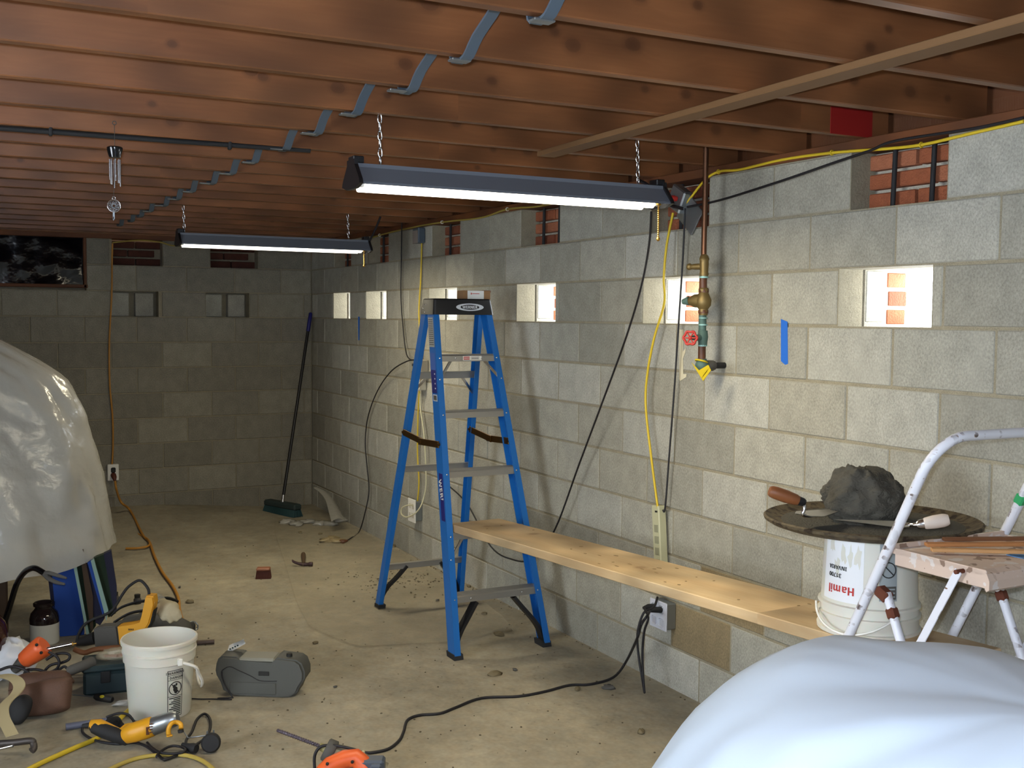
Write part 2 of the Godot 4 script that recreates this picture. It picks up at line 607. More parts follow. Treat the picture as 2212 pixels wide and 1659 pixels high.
func wall_right() -> void:
	var w := structure("wall_right")
	var s := st()
	var z1 := 1.7
	for c in 11:
		var holes: Array = VENTS if c == 8 else GAPS if c == 10 else []
		for q in spans(BZ, z1, holes):
			bx(s, Vector3(WX + 0.061, course_y(c) + CH / 2, (q[0] + q[1]) / 2), Vector3(0.115, CH, q[1] - q[0]))
	put("mortar", s, M.mortar, w)
	for c in 11:
		var holes: Array = VENTS if c == 8 else GAPS if c == 10 else []
		var off := 0.5 if c % 2 == 0 else 0.0
		for k in range(-9, 21):
			var za := -6.327 + 0.4064 * (k + off)
			for q in spans(maxf(za, BZ), minf(za + 0.4064, z1), holes):
				var L: float = q[1] - q[0]
				if L < 0.035: continue
				var pr := rng.randf_range(-0.0012, 0.0016)
				var y0 := course_y(c)
				var m: Material = M.block[rng.randi() % 7]
				if c == 1 and za < -3.5 and za > -3.95 or c == 2 and k == 6: m = M.block_tan
				putm("block", block_mesh(0.122, CH - 0.009, L - 0.007), m, Transform3D(Basis.IDENTITY, Vector3(WX + 0.061 - pr, y0 + CH / 2, (q[0] + q[1]) / 2)), w)
	# outer leaf behind the blocks, with the same openings
	s = st()
	bx(s, Vector3(WX + 0.24, 0.8, (BZ - 0.3 + z1) / 2), Vector3(0.22, 1.614, z1 - BZ + 0.3))
	bx(s, Vector3(WX + 0.24, 2.07, (BZ - 0.3 + z1) / 2), Vector3(0.22, 0.52, z1 - BZ + 0.3))
	for q in spans(BZ - 0.3, z1, VENTS):
		bx(s, Vector3(WX + 0.24, 1.7085, (q[0] + q[1]) / 2), Vector3(0.22, CH + 0.003, q[1] - q[0]))
	put("outer_leaf", s, M.stuc, w)
	for v in VENTS:      # the reveal on the far side: a second block, then brick ends
		putm("block", block_mesh(0.086, CH - 0.016, 0.03), M.block[3], Transform3D(Basis.IDENTITY, Vector3(WX + 0.176, 1.7155, v[0] - 0.012)), w)
		for k in 3:
			putm("brick", block_mesh(0.095, 0.055, 0.03), M.brick[k], Transform3D(Basis.IDENTITY, Vector3(WX + 0.285 + 0.006 * (k % 2), 1.642 + 0.067 * k, v[0] - 0.012)), w)
	for g in GAPS:       # brickwork and anchor rods at the back of each gap
		for k in 3:
			var n := 2
			var L: float = (g[1] - g[0] + 0.2) / n
			for j in n:
				var zc: float = g[0] - 0.1 + L * (j + 0.5) + (0.07 if k % 2 else 0.0)
				putm("brick", block_mesh(0.05, 0.052, L - 0.014), M.brick[rng.randi() % 3], Transform3D(Basis.IDENTITY, Vector3(WX + 0.118, 2.047 + 0.067 * k, zc)), w)
		for t in [0.32, 0.72]:
			s = st()
			var zz := lerpf(g[0], g[1], t)
			tube(s, [Vector3(WX + 0.07, 2.0, zz - 0.004), Vector3(WX + 0.07, 2.245, zz + 0.004)], 0.0085, 8)
			put("anchor_rod", s, M.rubber, w)

func wall_back() -> void:
	var w := structure("wall_back")
	var x0 := -2.6
	var s := st()
	for c in 11:
		var holes: Array = BVENTS if c == 8 else BGAPS if c == 10 else []
		if c == 9: holes = [[0.10, 1.030]]
		for q in spans(x0, WX, holes):
			bx(s, Vector3((q[0] + q[1]) / 2, course_y(c) + CH / 2, BZ - 0.0635), Vector3(q[1] - q[0], CH, 0.115))
	put("mortar", s, M.mortar, w)
	for c in 11:
		var holes: Array = BVENTS if c == 8 else BGAPS if c == 10 else []
		if c == 9: holes = [[0.10, 1.030]]
		var off := 0.5 if c % 2 == 1 else 0.0
		for k in range(-11, 5):
			var xa := 1.205 + 0.39 * (k + off)
			for q in spans(maxf(xa, x0), minf(xa + 0.39, WX - 0.002), holes):
				var L: float = q[1] - q[0]
				if L < 0.035: continue
				var pr := rng.randf_range(-0.0012, 0.0016)
				putm("block", block_mesh(L - 0.007, CH - 0.009, 0.122), M.block_dimmed[rng.randi() % 4], Transform3D(Basis.IDENTITY, Vector3((q[0] + q[1]) / 2, course_y(c) + CH / 2, BZ - 0.061 + pr)), w)
	s = st()
	bx(s, Vector3((x0 + WX) / 2, 1.1, BZ - 0.29), Vector3(WX - x0 + 0.9, 2.4, 0.2))
	put("outer_leaf", s, M.mortar, w)
	for v in BVENTS:     # blocks set back in the closed vents
		for k in 2:
			putm("block", block_mesh(0.14, 0.185, 0.08), M.block[k], Transform3D(Basis.IDENTITY, Vector3(v[0] + 0.085 + 0.19 * k, 1.705, BZ - 0.155)), w)
	for g in BGAPS.slice(1):
		for k in 3:
			for j in 2:
				putm("brick", block_mesh(0.2, 0.052, 0.06), M.brick_dark, Transform3D(Basis.IDENTITY, Vector3(g[0] + 0.09 + 0.21 * j - (0.06 if k % 2 else 0.0), 2.047 + 0.067 * k, BZ - 0.15)), w)
	# window opening closed with black film
	var o := structure("window_1")
	s = st()
	var rows := []
	var nz := noise(3.0, 3, 19)
	for i in 13:
		var r := []
		for j in 25:
			var p := Vector3(0.10 + 0.93 * j / 24.0, 1.852 + 0.40 * i / 12.0, BZ - 0.05)
			p.z += nz.get_noise_2d(p.x * 2.0, p.y * 2.0) * 0.006
			r.append(p)
		rows.append(r)
	sheet(s, rows)
	put("black_film", s, M.plastic_black, o)
	s = st()
	for q in [[Vector3(0.565, 1.842, BZ - 0.04), Vector3(0.95, 0.025, 0.09)], [Vector3(1.022, 2.04, BZ - 0.04), Vector3(0.022, 0.42, 0.09)], [Vector3(0.11, 2.04, BZ - 0.04), Vector3(0.022, 0.42, 0.09)]]: bx(s, q[0], q[1], 0.003)
	put("window_frame", s, M.lumber, o)

func plain_walls() -> void:
	for q in [["wall_left", Vector3(-2.7, 1.15, (BZ + 1.7) / 2), Vector3(0.2, 2.7, 1.7 - BZ + 0.4)], ["wall_front", Vector3(0.2, 1.15, 1.8), Vector3(6.4, 2.7, 0.2)]]:
		var w := structure(q[0])
		var s := st()
		if q[0] == "wall_front": bx(s, q[1], q[2])
		else:      # a wide daylight opening beside the camera, out of view to the left
			bx(s, Vector3(-2.7, 1.15, (BZ - 0.2 + DZ0) / 2), Vector3(0.2, 2.7, DZ0 - BZ + 0.2))
			bx(s, Vector3(-2.7, 1.15, (DZ1 + 1.9) / 2), Vector3(0.2, 2.7, 1.9 - DZ1))
			bx(s, Vector3(-2.7, (DY1 + 2.5) / 2, (DZ0 + DZ1) / 2), Vector3(0.2, 2.5 - DY1, DZ1 - DZ0))
			bx(s, Vector3(-2.7, (DY0 - 0.2) / 2, (DZ0 + DZ1) / 2), Vector3(0.2, DY0 + 0.2, DZ1 - DZ0))
		put("mortar", s, M.mortar, w)
		s = st()
		for c in 11:
			for k in 28:
				var off := 0.2 if c % 2 else 0.0
				if q[0] == "wall_left":
					var zc := BZ + 0.2 + off + 0.4 * k
					if zc + 0.2 > DZ0 and zc - 0.2 < DZ1 and course_y(c) + CH > DY0 and course_y(c) < DY1: continue
					bx(s, Vector3(-2.6, course_y(c) + CH / 2, zc), Vector3(0.01, CH - 0.012, 0.388), 0.003)
				elif k < 14: bx(s, Vector3(-2.4 + off + 0.4 * k, course_y(c) + CH / 2, 1.7), Vector3(0.388, CH - 0.012, 0.01), 0.003)
		var mi := put("block_courses", s, M.block[0], w)
		mi.set_meta("kind", "stuff")

	var o := structure("window_2")
	var s2 := st()
	for q in [[Vector3(-2.7, (DY0 + DY1) / 2, DZ0 + 0.02), Vector3(0.2, DY1 - DY0, 0.04)], [Vector3(-2.7, (DY0 + DY1) / 2, DZ1 - 0.02), Vector3(0.2, DY1 - DY0, 0.04)], [Vector3(-2.7, DY1 - 0.02, (DZ0 + DZ1) / 2), Vector3(0.2, 0.04, DZ1 - DZ0 - 0.08)], [Vector3(-2.7, DY0 + 0.02, (DZ0 + DZ1) / 2), Vector3(0.2, 0.04, DZ1 - DZ0 - 0.08)]]: bx(s2, q[0], q[1], 0.003)
	put("window_frame", s2, M.lumber, o)

const DZ0 := -2.9
const DZ1 := -1.1
const DY0 := 0.5
const DY1 := 2.03

func floor_y(x: float, z: float) -> float:
	return 0.10 * smoothstep(-7.9, -9.1, z) * smoothstep(2.75, 1.3, x)

func floor_and_ceiling() -> void:
	var f := structure("floor")
	var s := st()
	var rows := []
	for i in 41:
		var r := []
		for j in 21:
			var x := lerpf(-2.65, 2.95, j / 20.0)
			var z := lerpf(1.8, -9.2, i / 40.0)
			r.append(Vector3(x, floor_y(x, z), z))
		rows.append(r)
	sheet(s, rows)
	bx(s, Vector3(0.15, -0.16, -3.7), Vector3(6.2, 0.3, 11.4))
	put("slab", s, M.floor, f)
	var c := structure("ceiling")
	s = st()
	bx(s, Vector3(0.2, 2.53, -3.7), Vector3(6.9, 0.06, 11.6))
	put("subfloor", s, M.subfloor, c)
	s = st()
	bx(s, Vector3(WX + 0.15, 2.38, -3.7), Vector3(0.04, 0.25, 11.6))
	put("rim_joist", s, M.lumber, c)
	s = st()
	bx(s, Vector3(WX + 0.14, 2.236, (BZ + 1.7) / 2), Vector3(0.285, 0.038, 1.7 - BZ), 0.003)
	put("sill_plate", s, M.lumber, c)
	s = st()
	bx(s, Vector3(2.763, 2.30, -2.808), Vector3(0.19, 0.09, 0.002))
	put("red_paint_patch", s, mat("8a1410", 0.6), c)
	s = st()
	bx(s, Vector3(0.1, 2.236, BZ - 0.06), Vector3(5.4, 0.038, 0.14), 0.003)
	put("sill_plate", s, M.lumber, c)
	# joists run across the room, sixteen inches apart
	var zf := -2.443
	var k := 0
	for i in range(-9, 17):
		var z1 := zf - 0.4045 * i        # far face
		if z1 > 1.5 or z1 < BZ + 0.05: continue
		joist(z1, k, c)
		k += 1
	joist(BZ + 0.005, k, c)

func joist(zfar: float, k: int, parent: Node) -> void:
	var s := st()
	var x0 := -2.6
	var x1 := WX + 0.10
	var h := 0.245
	var t := 0.038
	var e := 0.003
	var prof := [Vector2(t, JY + h), Vector2(t, JY + e), Vector2(t - e, JY), Vector2(e, JY), Vector2(0, JY + e), Vector2(0, JY + h)]
	var v := [0.0, 1.0 - e / h, 1.0, 0.83, 0.8, 0.0]
	var jit := rng.randf_range(-0.003, 0.003)
	var u0 := rng.randf() * 5.0
	var fl_ := rng.randf() < 0.5
	for i in 5:
		var a: Vector2 = prof[i]
		var b: Vector2 = prof[i + 1]
		var P := [Vector3(x0, b.y + jit, zfar + b.x), Vector3(x1, b.y + jit, zfar + b.x), Vector3(x1, a.y + jit, zfar + a.x), Vector3(x0, a.y + jit, zfar + a.x)]
		var U := [Vector2(x0 / 2.6, v[i + 1]), Vector2(x1 / 2.6, v[i + 1]), Vector2(x1 / 2.6, v[i]), Vector2(x0 / 2.6, v[i])]
		for q in [0, 2, 1, 0, 3, 2]:
			var w: Vector2 = U[q] + Vector2(u0, 0.0)
			s.set_uv(Vector2(-w.x if fl_ else w.x, w.y))
			s.add_vertex(P[q])
	put("joist", s, M.joist[k % 2], parent)

# ---- ceiling fittings, wiring, plumbing ----
func shop_light(z: float, xl: float, xr: float, top: float, label: String, chains: Array, drop: float) -> void:
	var L := xr - xl
	var c := Vector3((xl + xr) / 2, top, z)
	var t := thing("shop_light", label, "light", c, "hanging fluorescent shop lights")
	var s := st()
	# folded reflector: gear tray on top, two flared wings, returned rims
	var out := [Vector2(-0.078, -0.068), Vector2(-0.074, -0.060), Vector2(-0.030, -0.012), Vector2(-0.028, 0.0), Vector2(0.028, 0.0), Vector2(0.030, -0.012), Vector2(0.074, -0.060), Vector2(0.078, -0.068)]
	var poly := PackedVector2Array()
	for p in out: poly.append(p)
	for p in [Vector2(0.074, -0.068), Vector2(0.071, -0.0615), Vector2(0.027, -0.0145), Vector2(-0.027, -0.0145), Vector2(-0.071, -0.0615), Vector2(-0.074, -0.068)]: poly.append(p)
	var X := Transform3D(Basis(Vector3(0, 0, 1), Vector3(0, 1, 0), Vector3(-1, 0, 0)), c)
	prism(s, poly, -L / 2 + 0.012, L / 2 - 0.012, X)
	put("reflector", s, M.housing, t)
	s = st()
	for q in [-1.0, 1.0]:
		bx(s, c + Vector3(0, -0.016, q * 0.012 - q * 0.012), Vector3(L - 0.05, 0.003, 0.05))
		for k in [-1.0, 1.0]: pass
	put("inner_reflector", s, M.reflector, t)
	for q in [-1.0, 1.0]:
		s = st()
		var e := c + Vector3(q * (L / 2 - 0.006), 0, 0)
		var ep := PackedVector2Array([Vector2(-0.082, -0.066), Vector2(-0.04, -0.078), Vector2(0.04, -0.078), Vector2(0.082, -0.066), Vector2(0.076, -0.052), Vector2(0.034, -0.004), Vector2(0.034, 0.012), Vector2(-0.034, 0.012), Vector2(-0.034, -0.004), Vector2(-0.076, -0.052)])
		prism(s, ep, -0.006, 0.006, Transform3D(X.basis, e))
		bx(s, e + Vector3(-q * 0.012, 0.012, 0), Vector3(0.035, 0.022, 0.05), 0.003)
		put("end_cap", s, M.black, t)
	for q in [-1.0, 1.0]:
		s = st()
		var tz: float = z + q * 0.034
		tube(s, [Vector3(xl + 0.035, top - 0.066, tz), Vector3(xr - 0.06, top - 0.066, tz)], 0.0155, 14)
		put("tube", s, M.tube_on, t)
		s = st()
		for xx in [xl + 0.02, xr - 0.045]: bx(s, Vector3(xx, top - 0.056, tz), Vector3(0.02, 0.034, 0.02), 0.002)
		put("lamp_holder", s, M.white, t)
	# pull chain at the right end
	s = st()
	var pc := Vector3(xr - 0.048, top - 0.075, z + 0.055)
	for i in int(drop / 0.0075): ball(s, Transform3D(Basis.IDENTITY.scaled(Vector3.ONE * 0.0042), pc + Vector3(0, -0.0075 * i, 0)), 6, 4)
	ball(s, Transform3D(Basis.IDENTITY.scaled(Vector3(0.007, 0.008, 0.007)), pc + Vector3(0, -drop, 0)), 8, 6)
	bx(s, pc + Vector3(0, 0.008, 0), Vector3(0.014, 0.012, 0.014), 0.002)
	put("pull_chain", s, M.brass, t)
	for ch in chains:
		s = st()
		chain(s, ch, Vector3(ch.x + 0.006, top + 0.002, z), 0.032, 0.012, 0.0024)
		put("hanging_chain", s, M.chrome, t)
	s = st()
	put_light(Vector3(c.x - 0.012, top - 0.086, z), Vector2(L - 0.11, 0.10))

func put_light(p: Vector3, size: Vector2) -> void:
	var a := AreaLight3D.new()
	a.name = numbered("tube_light", self)
	a.area_size = size
	a.light_color = Color(1.0, 0.95, 0.82)
	a.light_energy = LAMP
	a.area_range = 14.0
	a.area_attenuation = 2.0
	a.shadow_enabled = true
	a.position = p
	a.rotation.x = -PI / 2
	add_child(a, true)

func ceiling_things() -> void:
	shop_light(-3.25, 1.135, 2.295, 2.098, "near fluorescent shop light on two chains, beside the copper pipe", [Vector3(1.226, JY, -3.24), Vector3(2.19, JY, -3.25)], 0.115)
	shop_light(-6.5, 1.225, 2.385, 2.098, "far fluorescent shop light on thin chains towards the dark back wall", [Vector3(1.262, JY, -6.5), Vector3(2.25, JY, -6.5)], 0.085)
	# strip nailed under the joists
	var t := thing("furring_strip", "long pale wooden strip nailed crosswise under the joists above the right wall", "wood strip", Vector3(2.0, JY - 0.012, -2.0))
	var s := st()
	var a := Vector3(2.052, JY - 0.0095, -3.66)
	var b := Vector3(1.945, JY - 0.0095, 0.3)
	bx(s, (a + b) / 2, Vector3(0.075, 0.019, a.distance_to(b)), 0.002, Basis(Vector3.UP, atan2(b.x - a.x, b.z - a.z)))
	put("strip", s, M.strap, t)
	# grey flat cable woven under and between the joists
	t = thing("flat_cable", "flat grey-blue cable looping from joist to joist across the ceiling", "cable", Vector3(1.16, JY, -3.5))
	s = st()
	var pts := []
	var k := 0
	for i in range(-2, 15):
		var zb := -2.443 - 0.4045 * i
		var zf := zb + 0.038
		var x := 1.15 + 0.008 * sin(i * 2.1) - (0.0 if i > 0 else 0.02)
		pts.append_array([Vector3(x, JY + 0.075, zf + 0.16), Vector3(x, JY + 0.03, zf + 0.06), Vector3(x, JY - 0.006, zf + 0.008), Vector3(x - 0.004, JY - 0.009, zf - 0.02), Vector3(x - 0.008, JY - 0.004, zb - 0.010), Vector3(x - 0.006, JY + 0.09, zb - 0.035), Vector3(x - 0.002, JY + 0.13, zb - 0.11)])
	pts = spline(pts, 3)
	for i in pts.size() - 1:
		pass
	ribbon(s, pts, Vector3.RIGHT, 0.028, 0.006)
	put("cable", s, M.duct, t)
	s = st()
	for i in range(-2, 12):
		var zc := -2.443 - 0.4045 * i + 0.019
		bx(s, Vector3(1.12, JY - 0.012, zc), Vector3(0.05, 0.006, 0.03), 0.002)
	put("clip", s, M.zinc, t)
	wind_chime()
	pipe_on_joist()

func ribbon(s: SurfaceTool, pts: Array, side: Vector3, w: float, th: float) -> void:
	var rings := []
	for i in pts.size():
		var d: Vector3 = (pts[mini(i + 1, pts.size() - 1)] - pts[maxi(i - 1, 0)]).normalized()
		var n := side.cross(d).normalized()
		var c: Vector3 = pts[i]
		rings.append([c - side * w / 2 - n * th / 2, c + side * w / 2 - n * th / 2, c + side * w / 2 + n * th / 2, c - side * w / 2 + n * th / 2])
	for j in 4:
		s.set_smooth_group(j)
		for i in rings.size() - 1: quad(s, rings[i][j], rings[i + 1][j], rings[i + 1][(j + 1) % 4], rings[i][(j + 1) % 4])
	s.set_smooth_group(-1)
	face(s, rings[0], pts[0] - pts[1])
	face(s, rings[-1], pts[-1] - pts[-2])

func pipe_on_joist() -> void:
	var t := thing("conduit", "dark grey conduit run along a joist behind the wind chime", "pipe", Vector3(0.5, JY - 0.02, -4.05))
	var s := st()
	var z := -4.035
	tube(s, spline([Vector3(-2.5, JY - 0.02, z), Vector3(-0.5, JY - 0.02, z), Vector3(0.25, JY - 0.014, z), Vector3(0.75, JY - 0.012, z), Vector3(1.25, JY - 0.007, z)], 5), 0.009, 10)
	put("pipe", s, M.rubber, t)
	s = st()
	for x in [-0.6, 0.35, 0.95]: bx(s, Vector3(x, JY - 0.012, z), Vector3(0.012, 0.03, 0.024), 0.003)
	put("clamp", s, M.rubber, t)

func wind_chime() -> void:
	var z := -3.85
	var c := Vector3(0.529, 2.16, z)
	var t := thing("wind_chime", "small wind chime with black top and silver tubes hanging from a joist", "wind chime", c)
	var s := st()
	lathe(s, [Vector2(0, -0.014), Vector2(0.018, -0.014), Vector2(0.021, -0.004), Vector2(0.025, 0.012), Vector2(0.0255, 0.018), Vector2(0.022, 0.021), Vector2(0, 0.021)], 20, Transform3D(Basis.IDENTITY, c))
	put("top", s, M.blackgloss, t)
	for i in 8:
		s = st()
		var a := TAU * i / 8
		var p := c + Vector3(cos(a) * 0.0165, -0.02, sin(a) * 0.0165)
		var bot := [2.052, 2.062, 2.068, 2.056, 2.072, 2.06, 2.048, 2.064][i] as float
		tube(s, [p, Vector3(p.x, bot, p.z)], 0.0026, 8)
		put("chime_tube", s, M.chrome, t)
	s = st()
	tube(s, [Vector3(c.x, JY, z), c + Vector3(0, 0.02, 0)], 0.001, 5)
	tube(s, [c, Vector3(0.524, 2.012, z)], 0.0007, 5)
	loop(s, Vector3(c.x, JY + 0.004, z), Vector3.BACK, 0.006, 0.0015, 12)
	put("cord", s, M.inkgray, t)
	s = st()
	loop(s, Vector3(0.524, 2.0135, z), Vector3.BACK, 0.005, 0.0012, 14)
	loop(s, Vector3(0.524, 1.988, z), Vector3.BACK, 0.0205, 0.0015, 28)
	put("pendant_ring", s, M.chrome, t)
	s = st()
	for i in 9:
		var a := TAU * i / 9
		loop(s, Vector3(0.524 + cos(a) * 0.011, 1.988 + sin(a) * 0.011, z), Vector3.BACK, 0.006, 0.001, 10, 4)
	bx(s, Vector3(0.523, 1.957, z), Vector3(0.006, 0.026, 0.001), 0.0)
	bx(s, Vector3(0.522, 1.946, z), Vector3(0.003, 0.012, 0.001), 0.0)
	put("pendant_filigree", s, M.zinc, t)

func cord(n: String, label: String, pts: Array, r: float, m: Material, cat := "cord", per := 6, group := "") -> Node3D:
	var t := thing(n, label, cat, pts[0], group)
	var s := st()
	tube(s, spline(pts, per), r, 7)
	put("cable", s, m, t)
	return t

func wiring() -> void:
	# yellow house cable stapled along the sill plate
	var pl := []
	for q in [[2212, 262], [2090, 290], [1990, 313], [1905, 322], [1797, 330], [1690, 345], [1600, 366], [1552, 371], [1520, 392], [1483, 440]]: pl.append(xp(q[0], q[1], WX - 0.012))
	var t := cord("house_cable", "yellow electrical cable stapled along the top of the right wall", pl, 0.0055, M.yellowcord)
	var s := st()
	for i in [2, 4, 7]: loop(s, pl[i], (pl[i + 1] - pl[i - 1]).normalized(), 0.008, 0.0025, 12)
	put("staple", s, M.yellowcord, t)
	pl = []
	for q in [[1370, 402], [1335, 412], [1260, 425], [1167, 445], [1096, 452], [1040, 470], [955, 480], [882, 493], [820, 508], [795, 517]]: pl.append(xp(q[0], q[1], WX - 0.012))
	t = cord("house_cable", "olive yellow cable running along the wall top behind the near light", pl, 0.0055, M.olivecord)
	s = st()
	for i in [1, 4, 6, 8]: loop(s, pl[i], (pl[i + 1] - pl[i - 1]).normalized(), 0.009, 0.0025, 12)
	put("staple", s, M.white, t)
	pl = []
	for q in [[2212, 254], [2100, 278], [1935, 304], [1880, 325], [1800, 352], [1690, 390], [1560, 431], [1485, 447]]: pl.append(xp(q[0], q[1], WX - 0.028))
	cord("black_cable", "black cable sagging across the top blocks to the junction box", pl, 0.0048, M.blackcord)
	# sheet metal junction box in the second gap
	var c := xp(1468, 430, WX - 0.02)
	t = thing("junction_box", "open metal junction box with red wire nut beside the copper pipe", "junction box", c)
	s = st()
	bx(s, c, Vector3(0.045, 0.10, 0.10), 0.006, Basis(Vector3.RIGHT, 0.5))
	put("box", s, M.zinc, t)
	s = st()
	bx(s, xp(1490, 462, WX - 0.012), Vector3(0.006, 0.12, 0.14), 0.001, Basis(Vector3.RIGHT, 0.7))
	put("mounting_plate", s, M.zinc, t)
	s = st()
	lathe(s, [Vector2(0, 0), Vector2(0.011, 0.002), Vector2(0.013, 0.018), Vector2(0.008, 0.034), Vector2(0, 0.036)], 12, Transform3D(Basis(Vector3.BACK, 1.4), xp(1462, 430, WX - 0.045)))
	put("wire_nut", s, M.red, t)
	s = st()
	for o in [0.0, 0.012]:
		var w := []
		for q in [[1380, 388], [1400, 398], [1420, 420], [1445, 440], [1475, 449]]: w.append(xp(q[0], q[1] + o * 300, WX - 0.06 - o))
		tube(s, spline(w), 0.004, 6)
	put("lead", s, M.blackcord, t)
	s = st()
	var w2 := []
	for q in [[1402, 405], [1425, 425], [1452, 444], [1470, 452]]: w2.append(xp(q[0], q[1], WX - 0.05))
	tube(s, spline(w2), 0.0035, 6)
	put("lead", s, M.olivecord, t)
	# yellow drop to the power strip and black drop beside it
	pl = []
	var offs := [0.03, 0.06, 0.07, 0.05, 0.06, 0.055, 0.05, 0.05, 0.05]
	var i := 0
	for q in [[1454, 460], [1440, 530], [1434, 600], [1435, 655], [1413, 730], [1398, 810], [1395, 880], [1407, 990], [1421, 1098]]:
		pl.append(xp(q[0], q[1], WX - offs[i]))
		i += 1
	cord("yellow_cord", "yellow cord hanging down the wall to the beige power strip", pl, 0.0055, M.yellowcord)
	pl = []
	for q in [[1480, 450], [1475, 560], [1466, 700], [1456, 850], [1446, 980], [1437, 1095], [1432, 1102]]: pl.append(xp(q[0], q[1], WX - 0.035))
	cord("black_cord", "thin black cord hanging straight down just right of the yellow cord", pl, 0.0042, M.blackcord)
	# cord of the near light, behind the plank down to the outlet
	pl = []
	for q in [[1407, 458, 0.42], [1402, 530, 0.36], [1385, 620, 0.3], [1352, 730, 0.2], [1300, 872, 0.13], [1252, 1000, 0.09], [1198, 1145, 0.07], [1150, 1207, 0.06], [1105, 1208, 0.05], [1060, 1180, 0.05], [1010, 1090, 0.03], [970, 1050, 0.03]]: pl.append(xp(q[0], q[1], WX - q[2]))
	cord("lamp_cord", "black cord of the near light slanting down the wall and behind the plank", pl, 0.0045, M.blackcord)
	# beige power strip
	c = xp(1424, 1150, WX - 0.035)
	t = thing("power_strip", "beige metal power strip standing against the wall under the yellow cord", "power strip", c)
	var bsz := Basis(Vector3.RIGHT, -0.10)
	s = st()
	bx(s, c + Vector3(0, -0.06, 0.01), Vector3(0.04, 0.36, 0.055), 0.004, bsz)
	put("case", s, mat("b9b795", 0.5), t)
	for k in 5:
		s = st()
		var pc := c + bsz * Vector3(-0.0205, 0.04 - 0.05 * k, 0.0) + Vector3(0, -0.02, 0.01)
		bx(s, pc, Vector3(0.003, 0.032, 0.03), 0.001, bsz)
		put("socket", s, mat("8f8e74", 0.5), t)
	s = st()
	bx(s, c + Vector3(-0.021, 0.095, 0.004), Vector3(0.003, 0.008, 0.016), 0.0, bsz)
	put("switch", s, M.ink, t)
	# small junction box by the far gap with the light switch run
	c = xp(905, 509, WX - 0.03)
	t = thing("junction_box", "small grey junction box high on the wall above the ladder", "junction box", c)
	s = st()
	bx(s, c, Vector3(0.05, 0.10, 0.10), 0.006)
	put("box", s, M.duct, t)
	s = st()
	bx(s, c + Vector3(-0.027, -0.01, 0), Vector3(0.004, 0.085, 0.085), 0.002)
	put("cover", s, mat("8a8078", 0.6), t)
	pl = []
	for q in [[911, 525], [909, 600], [905, 680], [911, 760], [907, 790]]: pl.append(xp(q[0], q[1], WX - 0.015))
	cord("yellow_cord", "thin yellow cord dropping from the small box behind the ladder", pl, 0.005, M.yellowcord)
	# surface boxes behind the ladder
	c = xp(911, 795, WX - 0.03)
	t = thing("outlet_box", "surface outlet box with black plugs halfway up, behind the ladder", "outlet", c)
	s = st()
	bx(s, c, Vector3(0.055, 0.11, 0.10), 0.005)
	put("box", s, mat("a09886", 0.6), t)
	s = st()
	bx(s, c + Vector3(-0.029, 0, 0), Vector3(0.005, 0.115, 0.075), 0.002)
	put("cover", s, M.white, t)
	for k in 2:
		s = st()
		tube(s, [c + Vector3(-0.03, 0.02 - 0.05 * k, 0.0), c + Vector3(-0.065, 0.022 - 0.05 * k, -0.012)], [0.012, 0.009], 10)
		put("plug", s, M.rubber, t)
	c = xp(908, 826, WX - 0.03)
	t = thing("switch_box", "small white switch box with red toggle below the plugged outlet", "switch", c)
	s = st()
	bx(s, c, Vector3(0.055, 0.10, 0.085), 0.005)
	put("box", s, mat("b9b4a4", 0.55), t)
	s = st()
	bx(s, c + Vector3(-0.029, 0.01, -0.02), Vector3(0.012, 0.025, 0.02), 0.003)
	put("toggle", s, M.red, t)
	pl = []
	for q in [[868, 475, 0.02], [867, 560, 0.02], [866, 640, 0.02], [870, 700, 0.02], [876, 755, 0.03], [884, 775, 0.05], [900, 778, 0.08]]: pl.append(xp(q[0], q[1], WX - q[2]))
	cord("black_cord", "thin black cord down the far wall to the outlet box behind the ladder", pl, 0.004, M.blackcord)
	pl = []
	for q in [[904, 778, 0.08], [880, 780, 0.08], [845, 802, 0.05], [815, 845, 0.03], [795, 900, 0.03], [789, 955, 0.03], [793, 1010, 0.03], [797, 1060, 0.03], [789, 1105, 0.05]]: pl.append(xp(q[0], q[1], WX - q[2]))
	pl.append_array([fl(776, 1148, 0.01), fl(757, 1163, 0.012), fl(748, 1168, 0.01)])
	t = cord("black_cord", "black cord arching from the outlet box down to a plug on the drop cloth", pl, 0.0045, M.blackcord)
	s = st()
	tube(s, [fl(750, 1168, 0.015), fl(741, 1170, 0.015), fl(735, 1169, 0.015)], [0.008, 0.016, 0.012], 10)
	put("plug", s, M.brown, t)
	pl = []
	for q in [[906, 845, 0.03], [903, 900, 0.02], [902, 980, 0.02], [905, 1040, 0.02], [902, 1082, 0.02]]: pl.append(xp(q[0], q[1], WX - q[2]))
	cord("yellow_cord", "yellow cord from the switch box down to the white low outlet", pl, 0.005, M.yellowcord)
	# low outlet with a white cord loop
	c = xp(897, 1102, WX - 0.03)
	t = thing("outlet_box", "white covered low outlet with a looped white cord, behind the ladder legs", "outlet", c)
	s = st()
	bx(s, c + Vector3(0.004, 0, 0), Vector3(0.05, 0.13, 0.11), 0.004)
	put("box", s, M.zinc, t)
	s = st()
	bx(s, c + Vector3(-0.024, 0, 0.0), Vector3(0.006, 0.155, 0.125), 0.002)
	put("cover", s, M.white, t)
	for k in 4:
		s = st()
		bx(s, c + Vector3(-0.028, 0.03 - 0.06 * (k % 2), -0.025 + 0.05 * (k / 2)), Vector3(0.004, 0.035, 0.03), 0.003)
		put("socket", s, mat("cfcabb", 0.5), t)
	pl = []
